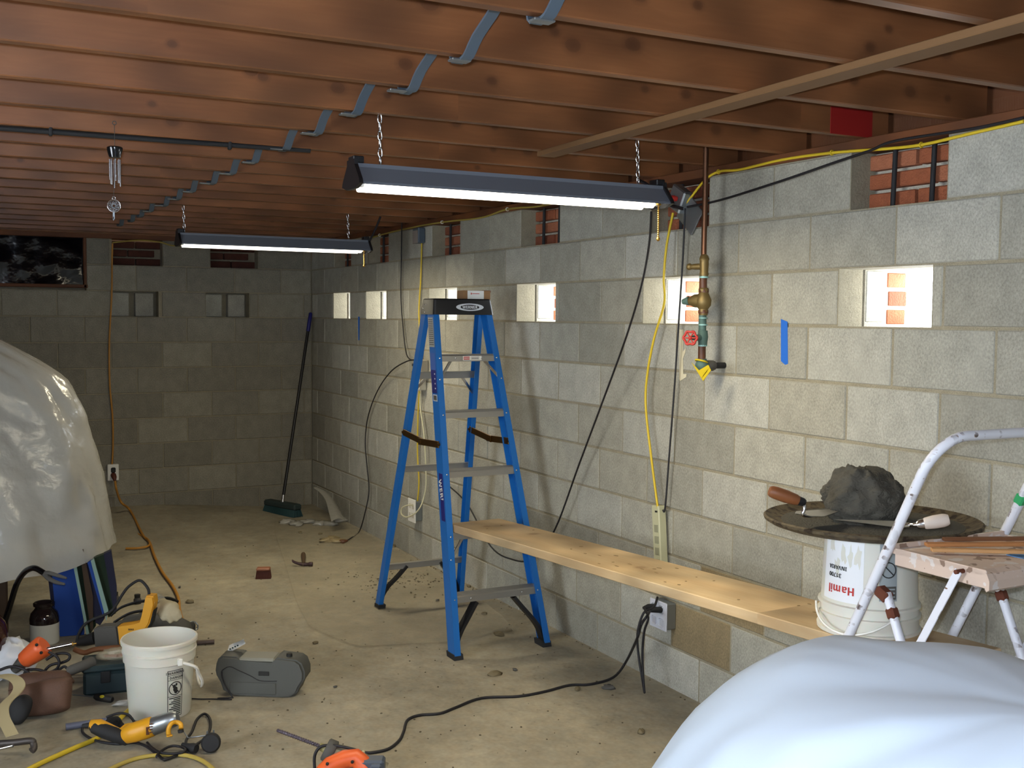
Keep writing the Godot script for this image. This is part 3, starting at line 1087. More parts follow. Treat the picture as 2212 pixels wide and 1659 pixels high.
	for q in [[908, 850, 0.03], [908, 880, 0.03], [916, 940, 0.03], [920, 1010, 0.03], [920, 1050, 0.03], [914, 1080, 0.04], [905, 1100, 0.09], [892, 1112, 0.1], [877, 1117, 0.1], [867, 1110, 0.1], [869, 1097, 0.1], [883, 1091, 0.1], [892, 1093, 0.06]]: pl.append(xp(q[0], q[1], WX - q[2]))
	cord("white_cord", "white cord hanging behind the ladder and looping into the low outlet", pl, 0.0045, mat("cfcaa8", 0.6))
	# near outlet with plugs, by the floor under the plank
	c = xp(1432, 1326, WX - 0.03)
	t = thing("outlet_box", "metal four-socket outlet low on the wall under the plank", "outlet", c)
	s = st()
	bx(s, c + Vector3(0.004, 0, 0.0), Vector3(0.05, 0.115, 0.115), 0.004)
	put("box", s, M.zinc, t)
	s = st()
	bx(s, c + Vector3(-0.024, 0, 0), Vector3(0.006, 0.125, 0.125), 0.002)
	put("cover", s, mat("c6c8d2", 0.45), t)
	for k in 4:
		s = st()
		bx(s, c + Vector3(-0.028, 0.028 - 0.056 * (k % 2), -0.027 + 0.054 * (k / 2)), Vector3(0.004, 0.036, 0.033), 0.006)
		put("socket", s, mat("b2b4be", 0.5), t)
	for k in 2:
		s = st()
		var q := c + Vector3(-0.03, 0.028, -0.027 + 0.054 * k)
		tube(s, [q, q + Vector3(-0.03, 0.004, 0), q + Vector3(-0.055, 0.0, -0.005)], [0.014, 0.013, 0.006], 10)
		put("plug", s, M.rubber, t)
	pl = [c + Vector3(-0.085, 0.028, 0.022)]
	for q in [[1398, 1330, 2.62], [1385, 1350, 2.6], [1376, 1380, 2.58]]: pl.append(xp(q[0], q[1], q[2]))
	pl.append_array([fl(1352, 1430, 0.06), fl(1325, 1463, 0.012)])
	for q in [[1275, 1478], [1230, 1480], [1180, 1493], [1120, 1504], [1040, 1508], [985, 1528], [950, 1541], [905, 1545], [880, 1556], [872, 1580], [862, 1600], [838, 1618], [800, 1626], [780, 1624]]: pl.append(fl(q[0], q[1], 0.006))
	cord("drill_cord", "long black cord snaking over the floor from the outlet to the drill", pl, 0.006, M.blackcord)
	pl = [c + Vector3(-0.08, 0.03, -0.03)]
	for q in [[1400, 1335, 2.66], [1392, 1362, 2.66], [1388, 1400, 2.66], [1388, 1440, 2.66], [1391, 1485, 2.66], [1392, 1495, 2.66], [1388, 1470, 2.67], [1380, 1420, 2.67], [1377, 1370, 2.67], [1390, 1325, 2.69], [1412, 1312, 2.74], [1420, 1290, 2.78]]: pl.append(xp(q[0], q[1], q[2]))
	cord("black_cord", "black cord folded down from the low outlet nearly to the floor", pl, 0.0055, M.blackcord)
	# back wall: orange-yellow cord down to an outlet
	pl = []
	for q in [[243, 526], [242, 560], [241, 640], [236, 740], [237, 830], [243, 900], [244, 960], [242, 1004]]: pl.append(zp(q[0], q[1], BZ + 0.02))
	cord("yellow_cable", "ochre cable hanging down the back wall to its outlet", pl, 0.007, M.orangecord)
	pl = [zp(243, 524, BZ + 0.03), zp(300, 519, BZ + 0.03), zp(345, 523, BZ + 0.05), zp(380, 531, BZ + 0.08), Vector3(2.0, 2.2, BZ + 0.05), Vector3(2.8, 2.2, BZ + 0.03)]
	cord("yellow_cable", "yellow cable along the top of the back wall behind the far light", pl, 0.006, M.olivecord)
	c = zp(244, 1020, BZ + 0.02)
	t = thing("outlet_box", "white outlet on the back wall with a brown plug in it", "outlet", c)
	s = st()
	bx(s, c, Vector3(0.085, 0.13, 0.04), 0.004)
	put("cover", s, M.white, t)
	s = st()
	bx(s, c + Vector3(0.0, 0.02, 0.026), Vector3(0.034, 0.04, 0.02), 0.006)
	put("socket", s, M.ink, t)
	s = st()
	tube(s, [c + Vector3(0, -0.02, 0.02), c + Vector3(0.0, -0.03, 0.06), c + Vector3(0.005, -0.06, 0.07)], [0.022, 0.02, 0.01], 10)
	put("plug", s, mat("5b2b1e", 0.6), t)
	pl = [c + Vector3(0.005, -0.06, 0.075)]
	for q in [[252, 1060, 8.6], [262, 1085, 8.4]]: pl.append(at(q[0], q[1], q[2]))
	for q in [[282, 1128], [308, 1160], [323, 1172], [333, 1200], [350, 1235], [372, 1265], [385, 1292], [388, 1318], [396, 1345], [405, 1362], [416, 1385]]:
		var p := fl(q[0], q[1], 0.012)
		p.y += floor_y(p.x, p.z)
		pl.append(p)
	cord("extension_cord", "orange extension cord winding over the floor from the back wall outlet", pl, 0.009, M.orangecord)
	pl = [fl(268, 1136, 0.015), fl(290, 1150, 0.02), fl(318, 1164, 0.022), fl(322, 1178, 0.02), fl(300, 1184, 0.015), fl(272, 1185, 0.012)]
	cord("extension_cord", "short loop of orange cord coming out from under the plastic cover", pl, 0.008, M.orangecord)
	# cord of the far light up to its joist outlet
	pl = [Vector3(2.385, 2.10, -6.5)]
	for q in [[785, 524], [791, 530], [800, 517], [812, 492], [822, 468]]: pl.append(zp(q[0], q[1], -6.7))
	cord("lamp_cord", "short black cord looping up from the far light to a joist", pl, 0.007, M.blackcord)
	# the tape marks
	tape("blue_tape", "strip of blue painter's tape on the wall right of the pipe", [[1688, 689], [1702, 695], [1703, 786], [1697, 788], [1688, 780]], M.painter)
	tape("blue_tape", "narrow strip of dark blue tape on the far wall", [[774, 684], [777.5, 684], [777, 735], [774.5, 735]], M.painter)
	tape("masking_tape", "torn strip of cream masking tape beside the red valve wheel", [[1469, 712], [1477, 712], [1476, 760], [1482, 752], [1481, 762], [1476, 775], [1477, 808], [1484, 808], [1483, 815], [1470, 823], [1468, 818]], M.masking)

func tape(n: String, label: String, px: Array, m: Material) -> void:
	var c := xp(px[0][0], px[0][1])
	var poly := PackedVector2Array()
	for q in px:
		var p := xp(q[0], q[1])
		poly.append(Vector2(-p.z, p.y))
	var t := thing(n, label, "tape", c)
	var s := st()
	prism(s, poly, -0.0028, -0.0016, Transform3D(Basis(Vector3(0, 0, -1), Vector3(0, 1, 0), Vector3(1, 0, 0)), Vector3(WX, 0, 0)))
	put("strip", s, m, t)

func plumbing() -> void:
	var x := 2.72
	var P := func(px, py): return xp(px, py, x)
	var c: Vector3 = P.call(1517, 790)
	var ax := c.z
	var t := thing("water_pipe", "copper water main with brass valves, red wheel and yellow tag against the right wall", "pipe", Vector3(x, 1.4, ax))
	var yy := func(py): return P.call(1515, py).y
	var V := func(py): return Vector3(x, P.call(1515, py).y, ax - 0.004)
	var T := func(py, r): return Vector2(r, P.call(1515, py).y)
	var X := Transform3D(Basis.IDENTITY, Vector3(x, 0, ax))
	var s := st()
	tube(s, [Vector3(x, 2.49, ax), V.call(555)], 0.011, 12)
	put("copper_pipe", s, M.copper, t)
	s = st()
	lathe(s, [T.call(600, 0.0), T.call(598, 0.016), T.call(592, 0.019), T.call(588, 0.017), T.call(570, 0.019), T.call(564, 0.018), T.call(560, 0.021), T.call(553, 0.016), T.call(550, 0.010), T.call(549, 0.0)], 14, X)
	var vb: Vector3 = V.call(576)
	tube(s, [vb, vb + Vector3(-0.02, 0.0, -0.035), vb + Vector3(-0.028, 0, -0.05)], [0.014, 0.012, 0.009], 10)
	ball(s, Transform3D(Basis.IDENTITY.scaled(Vector3(0.014, 0.014, 0.014)), vb + Vector3(-0.03, 0, -0.052)), 10, 7)
	put("brass_valve", s, M.bronze, t)
	s = st()
	tube(s, [V.call(598), V.call(628)], 0.0155, 12)
	put("copper_pipe", s, M.brown, t)
	s = st()
	for q in [[597, 601], [700, 703], [745, 748], [686, 688]]: lathe(s, [T.call(q[1], 0.0), T.call(q[1], 0.0185), T.call(q[0], 0.0185), T.call(q[0], 0.0)], 12, X)
	put("solder_joint", s, mat("8fb8b4", 0.6, 0.3), t)
	s = st()     # pressure regulator
	lathe(s, [T.call(682, 0.0), T.call(681, 0.017), T.call(672, 0.02), T.call(668, 0.019), T.call(660, 0.03), T.call(648, 0.032), T.call(638, 0.024), T.call(632, 0.019), T.call(625, 0.021), T.call(622, 0.018), T.call(622, 0.0)], 16, X)
	vb = V.call(650)
	tube(s, [vb, vb + Vector3(-0.02, 0, -0.03), vb + Vector3(-0.035, -0.002, -0.055)], [0.03, 0.026, 0.012], 12)
	put("regulator", s, M.bronze, t)
	s = st()
	tube(s, [vb + Vector3(-0.03, 0, -0.05), vb + Vector3(-0.045, -0.004, -0.075)], [0.02, 0.01], 10)
	put("regulator_cap", s, M.patina, t)
	s = st()
	lathe(s, [T.call(632, 0.0), T.call(632, 0.022), T.call(624, 0.022), T.call(624, 0.0)], 6, X)
	lathe(s, [T.call(677, 0.0), T.call(677, 0.022), T.call(670, 0.022), T.call(670, 0.0)], 6, X)
	put("union_nut", s, M.brown, t)
	s = st()
	tube(s, [V.call(680), V.call(716)], 0.0155, 12)
	put("copper_pipe", s, M.patina, t)
	s = st()     # gate valve body and wheel
	lathe(s, [T.call(748, 0.0), T.call(747, 0.018), T.call(740, 0.0185), T.call(728, 0.022), T.call(720, 0.02), T.call(714, 0.019), T.call(713, 0.0)], 14, X)
	vb = V.call(729)
	var wd := Vector3(-0.75, 0.0, -0.1).normalized()
	var wc: Vector3 = xp(1491, 730, x - 0.075)
	tube(s, [vb, vb.lerp(wc, 0.5), wc], [0.017, 0.012, 0.007], 10)
	put("gate_valve", s, M.patina, t)
	s = st()
	var wb := frame((wc - vb).normalized() * 0.3 + Vector3(-0.6, 0, 0.7))
	var ring := []
	for i in 37:
		var a := TAU * i / 36
		ring.append(wc + (wb.x * cos(a) + wb.z * sin(a)) * (0.026 + 0.0025 * cos(a * 6)))
	tube(s, ring, 0.0048, 7, false)
	for i in 6:
		var a := TAU * i / 6
		tube(s, [wc, wc + (wb.x * cos(a) + wb.z * sin(a)) * 0.025], 0.003, 6)
	ball(s, Transform3D(Basis.IDENTITY.scaled(Vector3.ONE * 0.008), wc), 8, 6)
	put("valve_wheel", s, M.red, t)
	s = st()
	tube(s, [V.call(746), V.call(778)], 0.0155, 12)
	put("copper_pipe", s, M.brown, t)
	s = st()     # elbow
	var e: Vector3 = V.call(790)
	ball(s, Transform3D(Basis.IDENTITY.scaled(Vector3(0.027, 0.027, 0.027)), e), 14, 10)
	tube(s, [V.call(775), e], 0.02, 12)
	tube(s, [e, e + Vector3(0.03, 0, 0)], 0.021, 12)
	put("elbow", s, M.patina, t)
	s = st()
	tube(s, [e + Vector3(0.022, 0, 0), e + Vector3(0.05, 0, 0)], 0.0245, 6)
	tube(s, [e + Vector3(0.05, 0, 0), e + Vector3(0.062, 0, 0)], 0.019, 12)
	put("nipple_nut", s, M.dusty, t)
	s = st()
	tube(s, [e + Vector3(0.055, 0, 0), Vector3(WX + 0.06, e.y, e.z)], 0.0125, 12)
	put("wall_pipe", s, M.rubber, t)
	s = st()
	loop(s, e + Vector3(-0.002, 0.018, 0), Vector3(0.3, 1, 0), 0.024, 0.004, 16)
	var fb := Basis(Vector3(0.35, 0.0, 0.94).normalized(), -0.15)
	var poly := PackedVector2Array()
	var fc: Vector3 = xp(1519, 796, x - 0.04)
	for q in [[1494, 783], [1519, 823], [1536, 800], [1530, 788], [1510, 800]]:
		var p: Vector3 = xp(q[0], q[1], x - 0.04)
		poly.append(Vector2(-(p.z - fc.z), p.y - fc.y))
	prism(s, poly, -0.0008, 0.0008, Transform3D(Basis(Vector3(0, 0, -1), Vector3(0, 1, 0), Vector3(1, 0, 0)), fc))
	for k in 4: bx(s, xp(1528 - 3 * k, 800 + 4 * k, x - 0.0415), Vector3(0.001, 0.003, 0.028), 0.0, Basis(Vector3.RIGHT, -0.75))
	put("warning_tag", s, M.tagyellow, t)

# ---- step ladder, plank, mortar bucket, step stool ----
func frz(y: float) -> float: return -4.65 - 0.295 * y
func rez(y: float) -> float: return -5.72 + 0.26 * y
func hw(y: float) -> float: return 0.262 - 0.058 * y

func step_ladder() -> void:
	var cx := 2.40
	var t := thing("step_ladder", "tall blue fibreglass step ladder with black top cap, standing near the wall", "ladder", Vector3(cx, 0, -5.18))
	var s: SurfaceTool
	for back in [false, true]:
		for q in [-1.0, 1.0]:
			var D := 0.055 if back else 0.078
			var F := 0.026 if back else 0.032
			var y1 := 1.70
			var z0: float = rez(0.0) if back else frz(0.0)
			var z1: float = rez(y1) if back else frz(y1)
			var a := Vector3(cx + q * hw(0.02), 0.02, z0)
			var b := Vector3(cx + q * hw(y1), y1, z1)
			var g := -1.0 if not back else 1.0     # web runs away from the front flange
			var th := 0.005
			var poly := PackedVector2Array()
			for p in [Vector2(0, 0), Vector2(F, 0), Vector2(F, th), Vector2(th, th), Vector2(th, D - th), Vector2(F, D - th), Vector2(F, D), Vector2(0, D)]: poly.append(Vector2(-q * p.x, g * p.y))
			s = st()
			loft(s, poly, a, b)
			var rail := put("rear_rail" if back else "front_rail", s, M.blue, t)
			s = st()
			var fp := PackedVector2Array()
			for p in [Vector2(-0.004, -0.005), Vector2(F + 0.012, -0.005), Vector2(F + 0.012, D + 0.005), Vector2(-0.004, D + 0.005)]: fp.append(Vector2(-q * p.x, g * p.y))
			loft(s, fp, Vector3(a.x, 0.0, a.z), Vector3(a.x, 0.026, a.z + (rez(0.026) - rez(0) if back else frz(0.026) - frz(0))))
			put("foot_pad", s, M.rubber, t)
	# steps
	for y in [0.285, 0.575, 0.868, 1.155, 1.436]:
		s = st()
		var h := hw(y) - 0.006
		var poly := PackedVector2Array([Vector2(0.002, -0.034), Vector2(0.002, -0.006), Vector2(-0.003, 0.0), Vector2(-0.075, 0.0), Vector2(-0.079, -0.005), Vector2(-0.079, -0.034), Vector2(-0.076, -0.034), Vector2(-0.076, -0.004), Vector2(-0.002, -0.004), Vector2(-0.002, -0.034)])
		prism(s, poly, -h, h, Transform3D(Basis(Vector3(0, 0, 1), Vector3(0, 1, 0), Vector3(-1, 0, 0)), Vector3(cx, y, frz(y))))
		for k in 6: bx(s, Vector3(cx, y + 0.0008, frz(y) - 0.01 - 0.012 * k), Vector3(2 * h, 0.0016, 0.004))
		var sp := put("step", s, M.alu, t)
		s = st()
		for q in [-1.0, 1.0]:
			for xx in ([h - 0.012] if y in [0.868, 1.155] else [h - 0.012, h - 0.10]):
				ball(s, Transform3D(Basis.IDENTITY.scaled(Vector3(0.005, 0.005, 0.003)), Vector3(cx + q * xx, y - 0.016, frz(y - 0.016) + 0.003)), 8, 5)
		put("rivet", s, M.chrome, sp)
	# metal braces under the second and the top step
	for y in [0.575, 1.436]:
		for q in [-1.0, 1.0]:
			s = st()
			var h := hw(y)
			bar(s, Vector3(cx + q * (h - 0.085), y - 0.03, frz(y) - 0.006), Vector3(cx + q * (h - 0.012 + 0.005), y - 0.125, frz(y - 0.125) - 0.004), 0.014, 0.006, 0.001, Vector3.BACK)
			ball(s, Transform3D(Basis.IDENTITY.scaled(Vector3(0.005, 0.005, 0.003)), Vector3(cx + q * (h - 0.006), y - 0.122, frz(y - 0.122) + 0.003)), 8, 5)
			put("step_brace", s, M.chrome, t)
	# black curved knee braces at the feet
	for back in [false, true]:
		for q in [-1.0, 1.0]:
			s = st()
			var Z := func(y): return (rez(y) + 0.012) if back else (frz(y) - 0.035)
			var ytop := 0.245 if not back else 0.235
			var pts := []
			for p in [Vector2(hw(0.25) - 0.145, ytop), Vector2(hw(0.2) - 0.10, ytop - 0.06), Vector2(hw(0.14) - 0.055, 0.125), Vector2(hw(0.08) - 0.03, 0.075), Vector2(hw(0.03) - 0.022, 0.02)]: pts.append(Vector3(cx + q * p.x, p.y, Z.call(p.y)))
			ribbon(s, spline(pts, 5), Vector3.BACK, 0.05 if not back else 0.03, 0.016)
			put("knee_brace", s, M.black, t)
	# rear cross bars
	for y in [0.255, 0.82, 1.335]:
		s = st()
		var h := hw(y) - 0.004
		bx(s, Vector3(cx, y - 0.018, rez(y) + 0.006), Vector3(2 * h, 0.036, 0.004), 0.001)
		bx(s, Vector3(cx, y, rez(y) + 0.018), Vector3(2 * h, 0.004, 0.028), 0.001)
		put("rear_bar", s, M.alu, t)
	for q in [-1.0, 1.0]:
		s = st()
		bar(s, Vector3(cx + q * (hw(1.3) - 0.09), 1.315, rez(1.315) + 0.01), Vector3(cx + q * (hw(1.2) - 0.012), 1.215, rez(1.215) + 0.012), 0.014, 0.006, 0.001, Vector3.BACK)
		put("rear_brace", s, M.chrome, t)
	# folding spreaders
	for q in [-1.0, 1.0]:
		s = st()
		var xx: float = cx + q * (hw(1.0) + (0.006 if q < 0 else -0.022))
		var a := Vector3(xx, 0.995, frz(0.995) - 0.02)
		var m := Vector3(xx, 0.985, -5.19)
		var b := Vector3(xx, 1.012, rez(1.012) + 0.025)
		bar(s, a, m + Vector3(0, 0, -0.03), 0.006, 0.034, 0.001, Vector3.UP)
		bar(s, m + Vector3(-0.004 * q, 0, 0.03), b, 0.006, 0.034, 0.001, Vector3.UP)
		for p in [a, m, b]: tube(s, [p + Vector3(-0.008, 0, 0), p + Vector3(0.008, 0, 0)], 0.007, 8)
		put("spreader", s, M.brass_dark, t)
	# top cap
	s = st()
	var yb := 1.640
	var yt := 1.722
	var zf := frz(yb) + 0.012
	var zb := rez(yb) - 0.012
	var ring := func(y, gx, gz):
		var out := []
		for k in [[-1, 1], [1, 1], [1, -1], [-1, -1]]:
			var cxn: float = cx + k[0] * (0.172 - gx)
			var cz: float = (zf - gz) if k[1] > 0 else (zb + gz)
			for w in 4:
				var a := PI / 2 * w / 3.0
				var base := atan2(float(k[1]), float(k[0]))
				var dir := Vector2.from_angle(base - PI / 4 + a) if (k[0] * k[1] < 0) else Vector2.from_angle(base + PI / 4 - a)
				out.append(Vector3(cxn - k[0] * 0.014 + dir.x * 0.014, y, cz - k[1] * 0.014 + dir.y * 0.014))
		return out
	var r0: Array = corner_ring(cx, 0.172, zf, zb, yb, 0.014)
	var r1: Array = corner_ring(cx, 0.162, zf - 0.012, zb + 0.012, yt - 0.006, 0.014)
	var r2: Array = corner_ring(cx, 0.156, zf - 0.018, zb + 0.018, yt, 0.012)
	var rr := [r0, r1, r2]
	for i in 2:
		s.set_smooth_group(1 if i == 0 else -1)
		for j in r0.size():
			var j2 := (j + 1) % r0.size()
			face(s, [rr[i][j], rr[i][j2], rr[i + 1][j2], rr[i + 1][j]], (rr[i][j] + rr[i][j2]) / 2 - Vector3(cx, rr[i][j].y - 0.02, (zf + zb) / 2))
	s.set_smooth_group(-1)
	face(s, r2, Vector3.UP)
	face(s, r0, Vector3.DOWN)
	var cap := put("top_cap", s, M.black, t)
	# maker's oval on the front of the cap
	var tilt := atan2(0.012, 0.076)
	var fcen := Vector3(cx + 0.035, (yb + yt) / 2 - 0.002, zf - 0.0055)
	var FB := Basis(Vector3.RIGHT, -tilt)
	s = st()
	lathe(s, [Vector2(0.9, 0.0), Vector2(0.9, 1.0), Vector2(0.62, 1.0), Vector2(0.62, 0.0)], 40, Transform3D(FB * Basis(Vector3.RIGHT, PI / 2) * Basis.IDENTITY.scaled(Vector3(0.087, 0.0012, 0.0215)), fcen))
	put("oval_badge", s, mat("c9ced4", 0.5), cap)
	var tm := text("badge_lettering", "WERNER", mat("d6d9de", 0.5), Transform3D(FB, fcen + Vector3(0, 0, 0.001)), 0.0155, cap)
	s = st()
	for q in [-1.0, 1.0]:
		for p in [[0.03, 0.05], [0.055, 0.05], [0.02, 0.032], [0.045, 0.012]]:
			ball(s, Transform3D(Basis.IDENTITY.scaled(Vector3(0.003, 0.004, 0.004)), Vector3(cx + q * (0.172 - 0.010 * p[1] / 0.076), yb + p[1], zb + p[0] + 0.02)), 8, 5)
	put("cap_rivet", s, M.chrome, cap)
	# stickers on the outer face of the left front rail
	var SX := func(y, u, lift := 0.0012): return Vector3(cx - hw(y) - lift, y, frz(y) - 0.078 * u)
	var stick := func(n, y0, y1, u0, u1, m, lift := 0.0012):
		var ss := st()
		quad(ss, SX.call(y0, u1, lift), SX.call(y0, u0, lift), SX.call(y1, u0, lift), SX.call(y1, u1, lift))
		quad(ss, SX.call(y0, u0, 0.0), SX.call(y0, u1, 0.0), SX.call(y1, u1, 0.0), SX.call(y1, u0, 0.0))
		for e in [[y0, u0, y0, u1], [y1, u1, y1, u0], [y0, u1, y1, u1], [y1, u0, y0, u0]]:
			quad(ss, SX.call(e[0], e[1], 0.0), SX.call(e[2], e[3], 0.0), SX.call(e[2], e[3], lift), SX.call(e[0], e[1], lift))
		put(n, ss, m, t)
	stick.call("notice_sticker", 1.475, 1.625, 0.14, 0.94, mat("9a9a94", 0.5))
	for k in 13: stick.call("notice_line", 1.485 + 0.0105 * k, 1.489 + 0.0105 * k, 0.2, 0.88, M.inkgray, 0.0016)
	stick.call("maker_sticker", 1.33, 1.445, 0.16, 0.92, mat("3f63a8", 0.45))
	stick.call("rating_sticker", 1.245, 1.36, 0.16, 0.92, M.navy, 0.0016)
	for k in 4: stick.call("rating_mark", 1.265 + 0.024 * k, 1.272 + 0.024 * k, 0.3, 0.42, M.white, 0.002)
	stick.call("code_sticker", 1.205, 1.238, 0.2, 0.82, mat("b9bcc4", 0.5))
	stick.call("code_patch", 1.210, 1.233, 0.27, 0.75, M.inkgray, 0.0016)
	# long vertical maker's name
	stick.call("name_sticker", 0.63, 0.855, 0.12, 0.66, M.navy, 0.0012)
	var lb := Basis(Vector3(0, -1, 0) , Vector3(0, 0, 1), Vector3(-1, 0, 0))
	lb = Basis(Vector3(0, -0.96, 0.283), Vector3(0, 0.283, 0.96), Vector3(-1, 0, 0))
	var lp: Vector3 = SX.call(0.742, 0.40, 0.0016)
	text("name_lettering", "WERNER", M.white, Transform3D(lb, lp), 0.032, t)
	# danger label on the top step
	s = st()
	bx(s, Vector3(cx + 0.02, 1.436 - 0.017, frz(1.42) + 0.0035), Vector3(0.105, 0.022, 0.001))
	put("warning_label", s, M.white, t)
	s = st()
	bx(s, Vector3(cx - 0.012, 1.436 - 0.017, frz(1.42) + 0.0045), Vector3(0.034, 0.015, 0.001))
	put("warning_panel", s, M.inkred, t)
	text("warning_lettering", "DANGER", M.white, Transform3D(Basis.IDENTITY, Vector3(cx - 0.012, 1.436 - 0.017, frz(1.42) + 0.0055)), 0.006, t)
	s = st()
	for k in 3: bx(s, Vector3(cx + 0.036, 1.436 - 0.012 - 0.005 * k, frz(1.42) + 0.0045), Vector3(0.045 - 0.006 * (k % 2), 0.0022, 0.001))
	put("warning_lines", s, M.inkgray, t)
	# box resting on the cap
	var bc := Vector3(cx + 0.105, yt + 0.0225, -5.23)
	t = thing("small_box", "small cardboard box with white label lying on the ladder top cap", "box", bc)
	s = st()
	bx(s, bc, Vector3(0.155, 0.045, 0.09), 0.002, Basis(Vector3.UP, -0.06))
	put("carton", s, M.card, t)
	s = st()
	bx(s, bc + Vector3(-0.01, 0.0, 0.046), Vector3(0.092, 0.043, 0.001), 0.0, Basis(Vector3.UP, -0.06))
	put("label", s, M.paper, t)
	s = st()
	for q in [-1.0, 1.0]: bx(s, bc + Vector3(-0.01 + q * 0.026, 0.006, 0.0472), Vector3(0.005, 0.009, 0.001), 0.0, Basis(Vector3.UP, -0.06))
	bx(s, bc + Vector3(-0.01, 0.006, 0.0472), Vector3(0.04, 0.003, 0.001), 0.0, Basis(Vector3.UP, -0.06))
	put("red_print", s, M.inkred, t)
	s = st()
	bx(s, bc + Vector3(0.055, 0.018, 0.0), Vector3(0.05, 0.012, 0.094), 0.001, Basis(Vector3.UP, -0.06))
	put("dark_tape", s, mat("5a2018", 0.5), t)

func corner_ring(cx: float, hx: float, zf: float, zb: float, y: float, r: float) -> Array:
	var out := []
	for k in 4:
		var sx := 1.0 if k in [0, 3] else -1.0
		var sz := 1.0 if k in [0, 1] else -1.0
		var c := Vector3(cx + sx * (hx - r), y, (zf if sz > 0 else zb) - sz * r)
		for w in 4:
			var a := PI / 2 * (k + w / 3.0)
			out.append(c + Vector3(cos(a), 0, sin(a)) * r)
	return out

func plank_and_bucket() -> void:
	# plank from the ladder's second step to the step stool
	var a := Vector3(2.352, 0.594, -4.885)
	var b := Vector3(2.462, 0.703, -2.02)
	var d := (b - a).normalized()
	var side := Vector3.UP.cross(d).normalized()
	var up := d.cross(side).normalized()
	if up.y < 0.0: up = -up
	var t := thing("plank", "wide pale scaffold plank laid from the blue ladder to the white stool", "plank", a)
	var s := st()
	var w := 0.143
	var h := 0.019
	var prof := [Vector2(w, h - 0.003), Vector2(w - 0.003, h), Vector2(-w + 0.003, h), Vector2(-w, h - 0.003), Vector2(-w, -h + 0.003), Vector2(-w + 0.003, -h), Vector2(w - 0.003, -h), Vector2(w, -h + 0.003)]
	var L := a.distance_to(b)
	var vv := 0.0
	for i in 8:
		var p: Vector2 = prof[i]
		var q: Vector2 = prof[(i + 1) % 8]
		var v2 := vv + p.distance_to(q) / 0.32
		var P := [a + side * p.x + up * p.y, b + side * p.x + up * p.y, b + side * q.x + up * q.y, a + side * q.x + up * q.y]
		var U := [Vector2(0, vv), Vector2(L / 2.2, vv), Vector2(L / 2.2, v2), Vector2(0, v2)]
		var n := (p + q)
		var o := side * n.x / w + up * n.y / h
		var flip: bool = (P[1] - P[0]).cross(P[2] - P[0]).dot(o) < 0.0
		for k in ([0, 1, 2, 0, 2, 3] if flip else [0, 2, 1, 0, 3, 2]):
			s.set_uv(U[k])
			s.add_vertex(P[k])
		vv = v2
	for e in [a, b]:
		var pts := []
		for p in prof: pts.append(e + side * p.x + up * p.y)
		s.set_uv(Vector2(0.3, 0.3))
		face(s, pts, e - (a + b) / 2)
	put("board", s, M.pine, t)
	s = st()
	var g := RandomNumberGenerator.new()
	g.seed = 7
	for k in 26:
		var c := a.lerp(b, g.randf_range(0.04, 0.85) if k > 12 else g.randf_range(0.42, 0.62)) + side * g.randf_range(-0.11, 0.10) + up * (h + 0.0006)
		ball(s, Transform3D(Basis(d, up, side).scaled_local(Vector3(g.randf_range(0.004, 0.016), 0.0009, g.randf_range(0.003, 0.008))), c), 8, 4)
	var mi := put("mortar_spot", s, mat("8a7452", 0.9), t)
	mi.set_meta("kind", "stuff")
	# upturned pail
	var along := func(z): return a.lerp(b, (z - a.z) / (b.z - a.z))
	var base: Vector3 = along.call(-2.375) + up * h + Vector3(0.01, 0, 0)
	var px := base
	t = thing("pail", "upturned white plastic pail with torn label on the plank end", "bucket", base)
	var H := 0.300
	s = st()
	lathe(s, [Vector2(0, 0.004), Vector2(0.138, 0.004), Vector2(0.14, 0.0), Vector2(0.149, 0.0), Vector2(0.150, 0.012), Vector2(0.143, 0.014), Vector2(0.142, 0.048), Vector2(0.149, 0.050), Vector2(0.149, 0.056), Vector2(0.142, 0.058), Vector2(0.1405, 0.078), Vector2(0.148, 0.080), Vector2(0.147, 0.087), Vector2(0.139, 0.090), Vector2(0.1315, H - 0.008), Vector2(0.128, H), Vector2(0, H)], 48, Transform3D(Basis.IDENTITY, base))
	put("body", s, M.pail, t)
	# facing direction towards the eye
	var eyea := atan2(EYE.z - base.z, EYE.x - base.x)
	var cyl := func(ang, y, lift): 
		var r: float = lerpf(0.139, 0.1315, (y - 0.09) / (H - 0.098)) + lift
		return base + Vector3(cos(ang) * r, y, sin(ang) * r)
	var patch := func(n, a0, a1, y0, y1, m, lift := 0.001, jag := false):
		var ss := st()
		var rows := []
		for i in 5:
			var r := []
			for j in 11:
				var yy := lerpf(y0, y1, i / 4.0)
				var aa := lerpf(a0, a1, j / 10.0)
				if jag and i == 4: yy += 0.008 * sin(j * 2.7)
				r.append(cyl.call(aa, yy, lift))
			rows.append(r)
		sheet(ss, rows)
		put(n, ss, m, t)
	var lab := mat("e3e4e6", 0.5)
	patch.call("torn_label", eyea + 0.12, eyea + 1.15, 0.10, 0.305, lab, 0.001, true)
	var g2 := RandomNumberGenerator.new()
	g2.seed = 3
	for k in 5:
		s = st()
		var a0: float = eyea + 0.25 + 0.16 * k
		var y0 := g2.randf_range(0.2, 0.27)
		var pts := []
		for j in 12:
			var an := TAU * j / 12
			var rr := g2.randf_range(0.4, 1.2)
			pts.append(cyl.call(a0 + cos(an) * 0.08 * rr, y0 + sin(an) * 0.035 * rr, 0.0018))
		for j in 12: face(s, [cyl.call(a0, y0, 0.0018), pts[j], pts[(j + 1) % 12]], Vector3(cos(a0), 0, sin(a0)))
		put("torn_patch", s, M.pail, t)
	var upside := func(ang, y, hgt): return func(v): return cyl.call(ang + v.x / 0.137, y - v.y, 0.0022 + v.z)
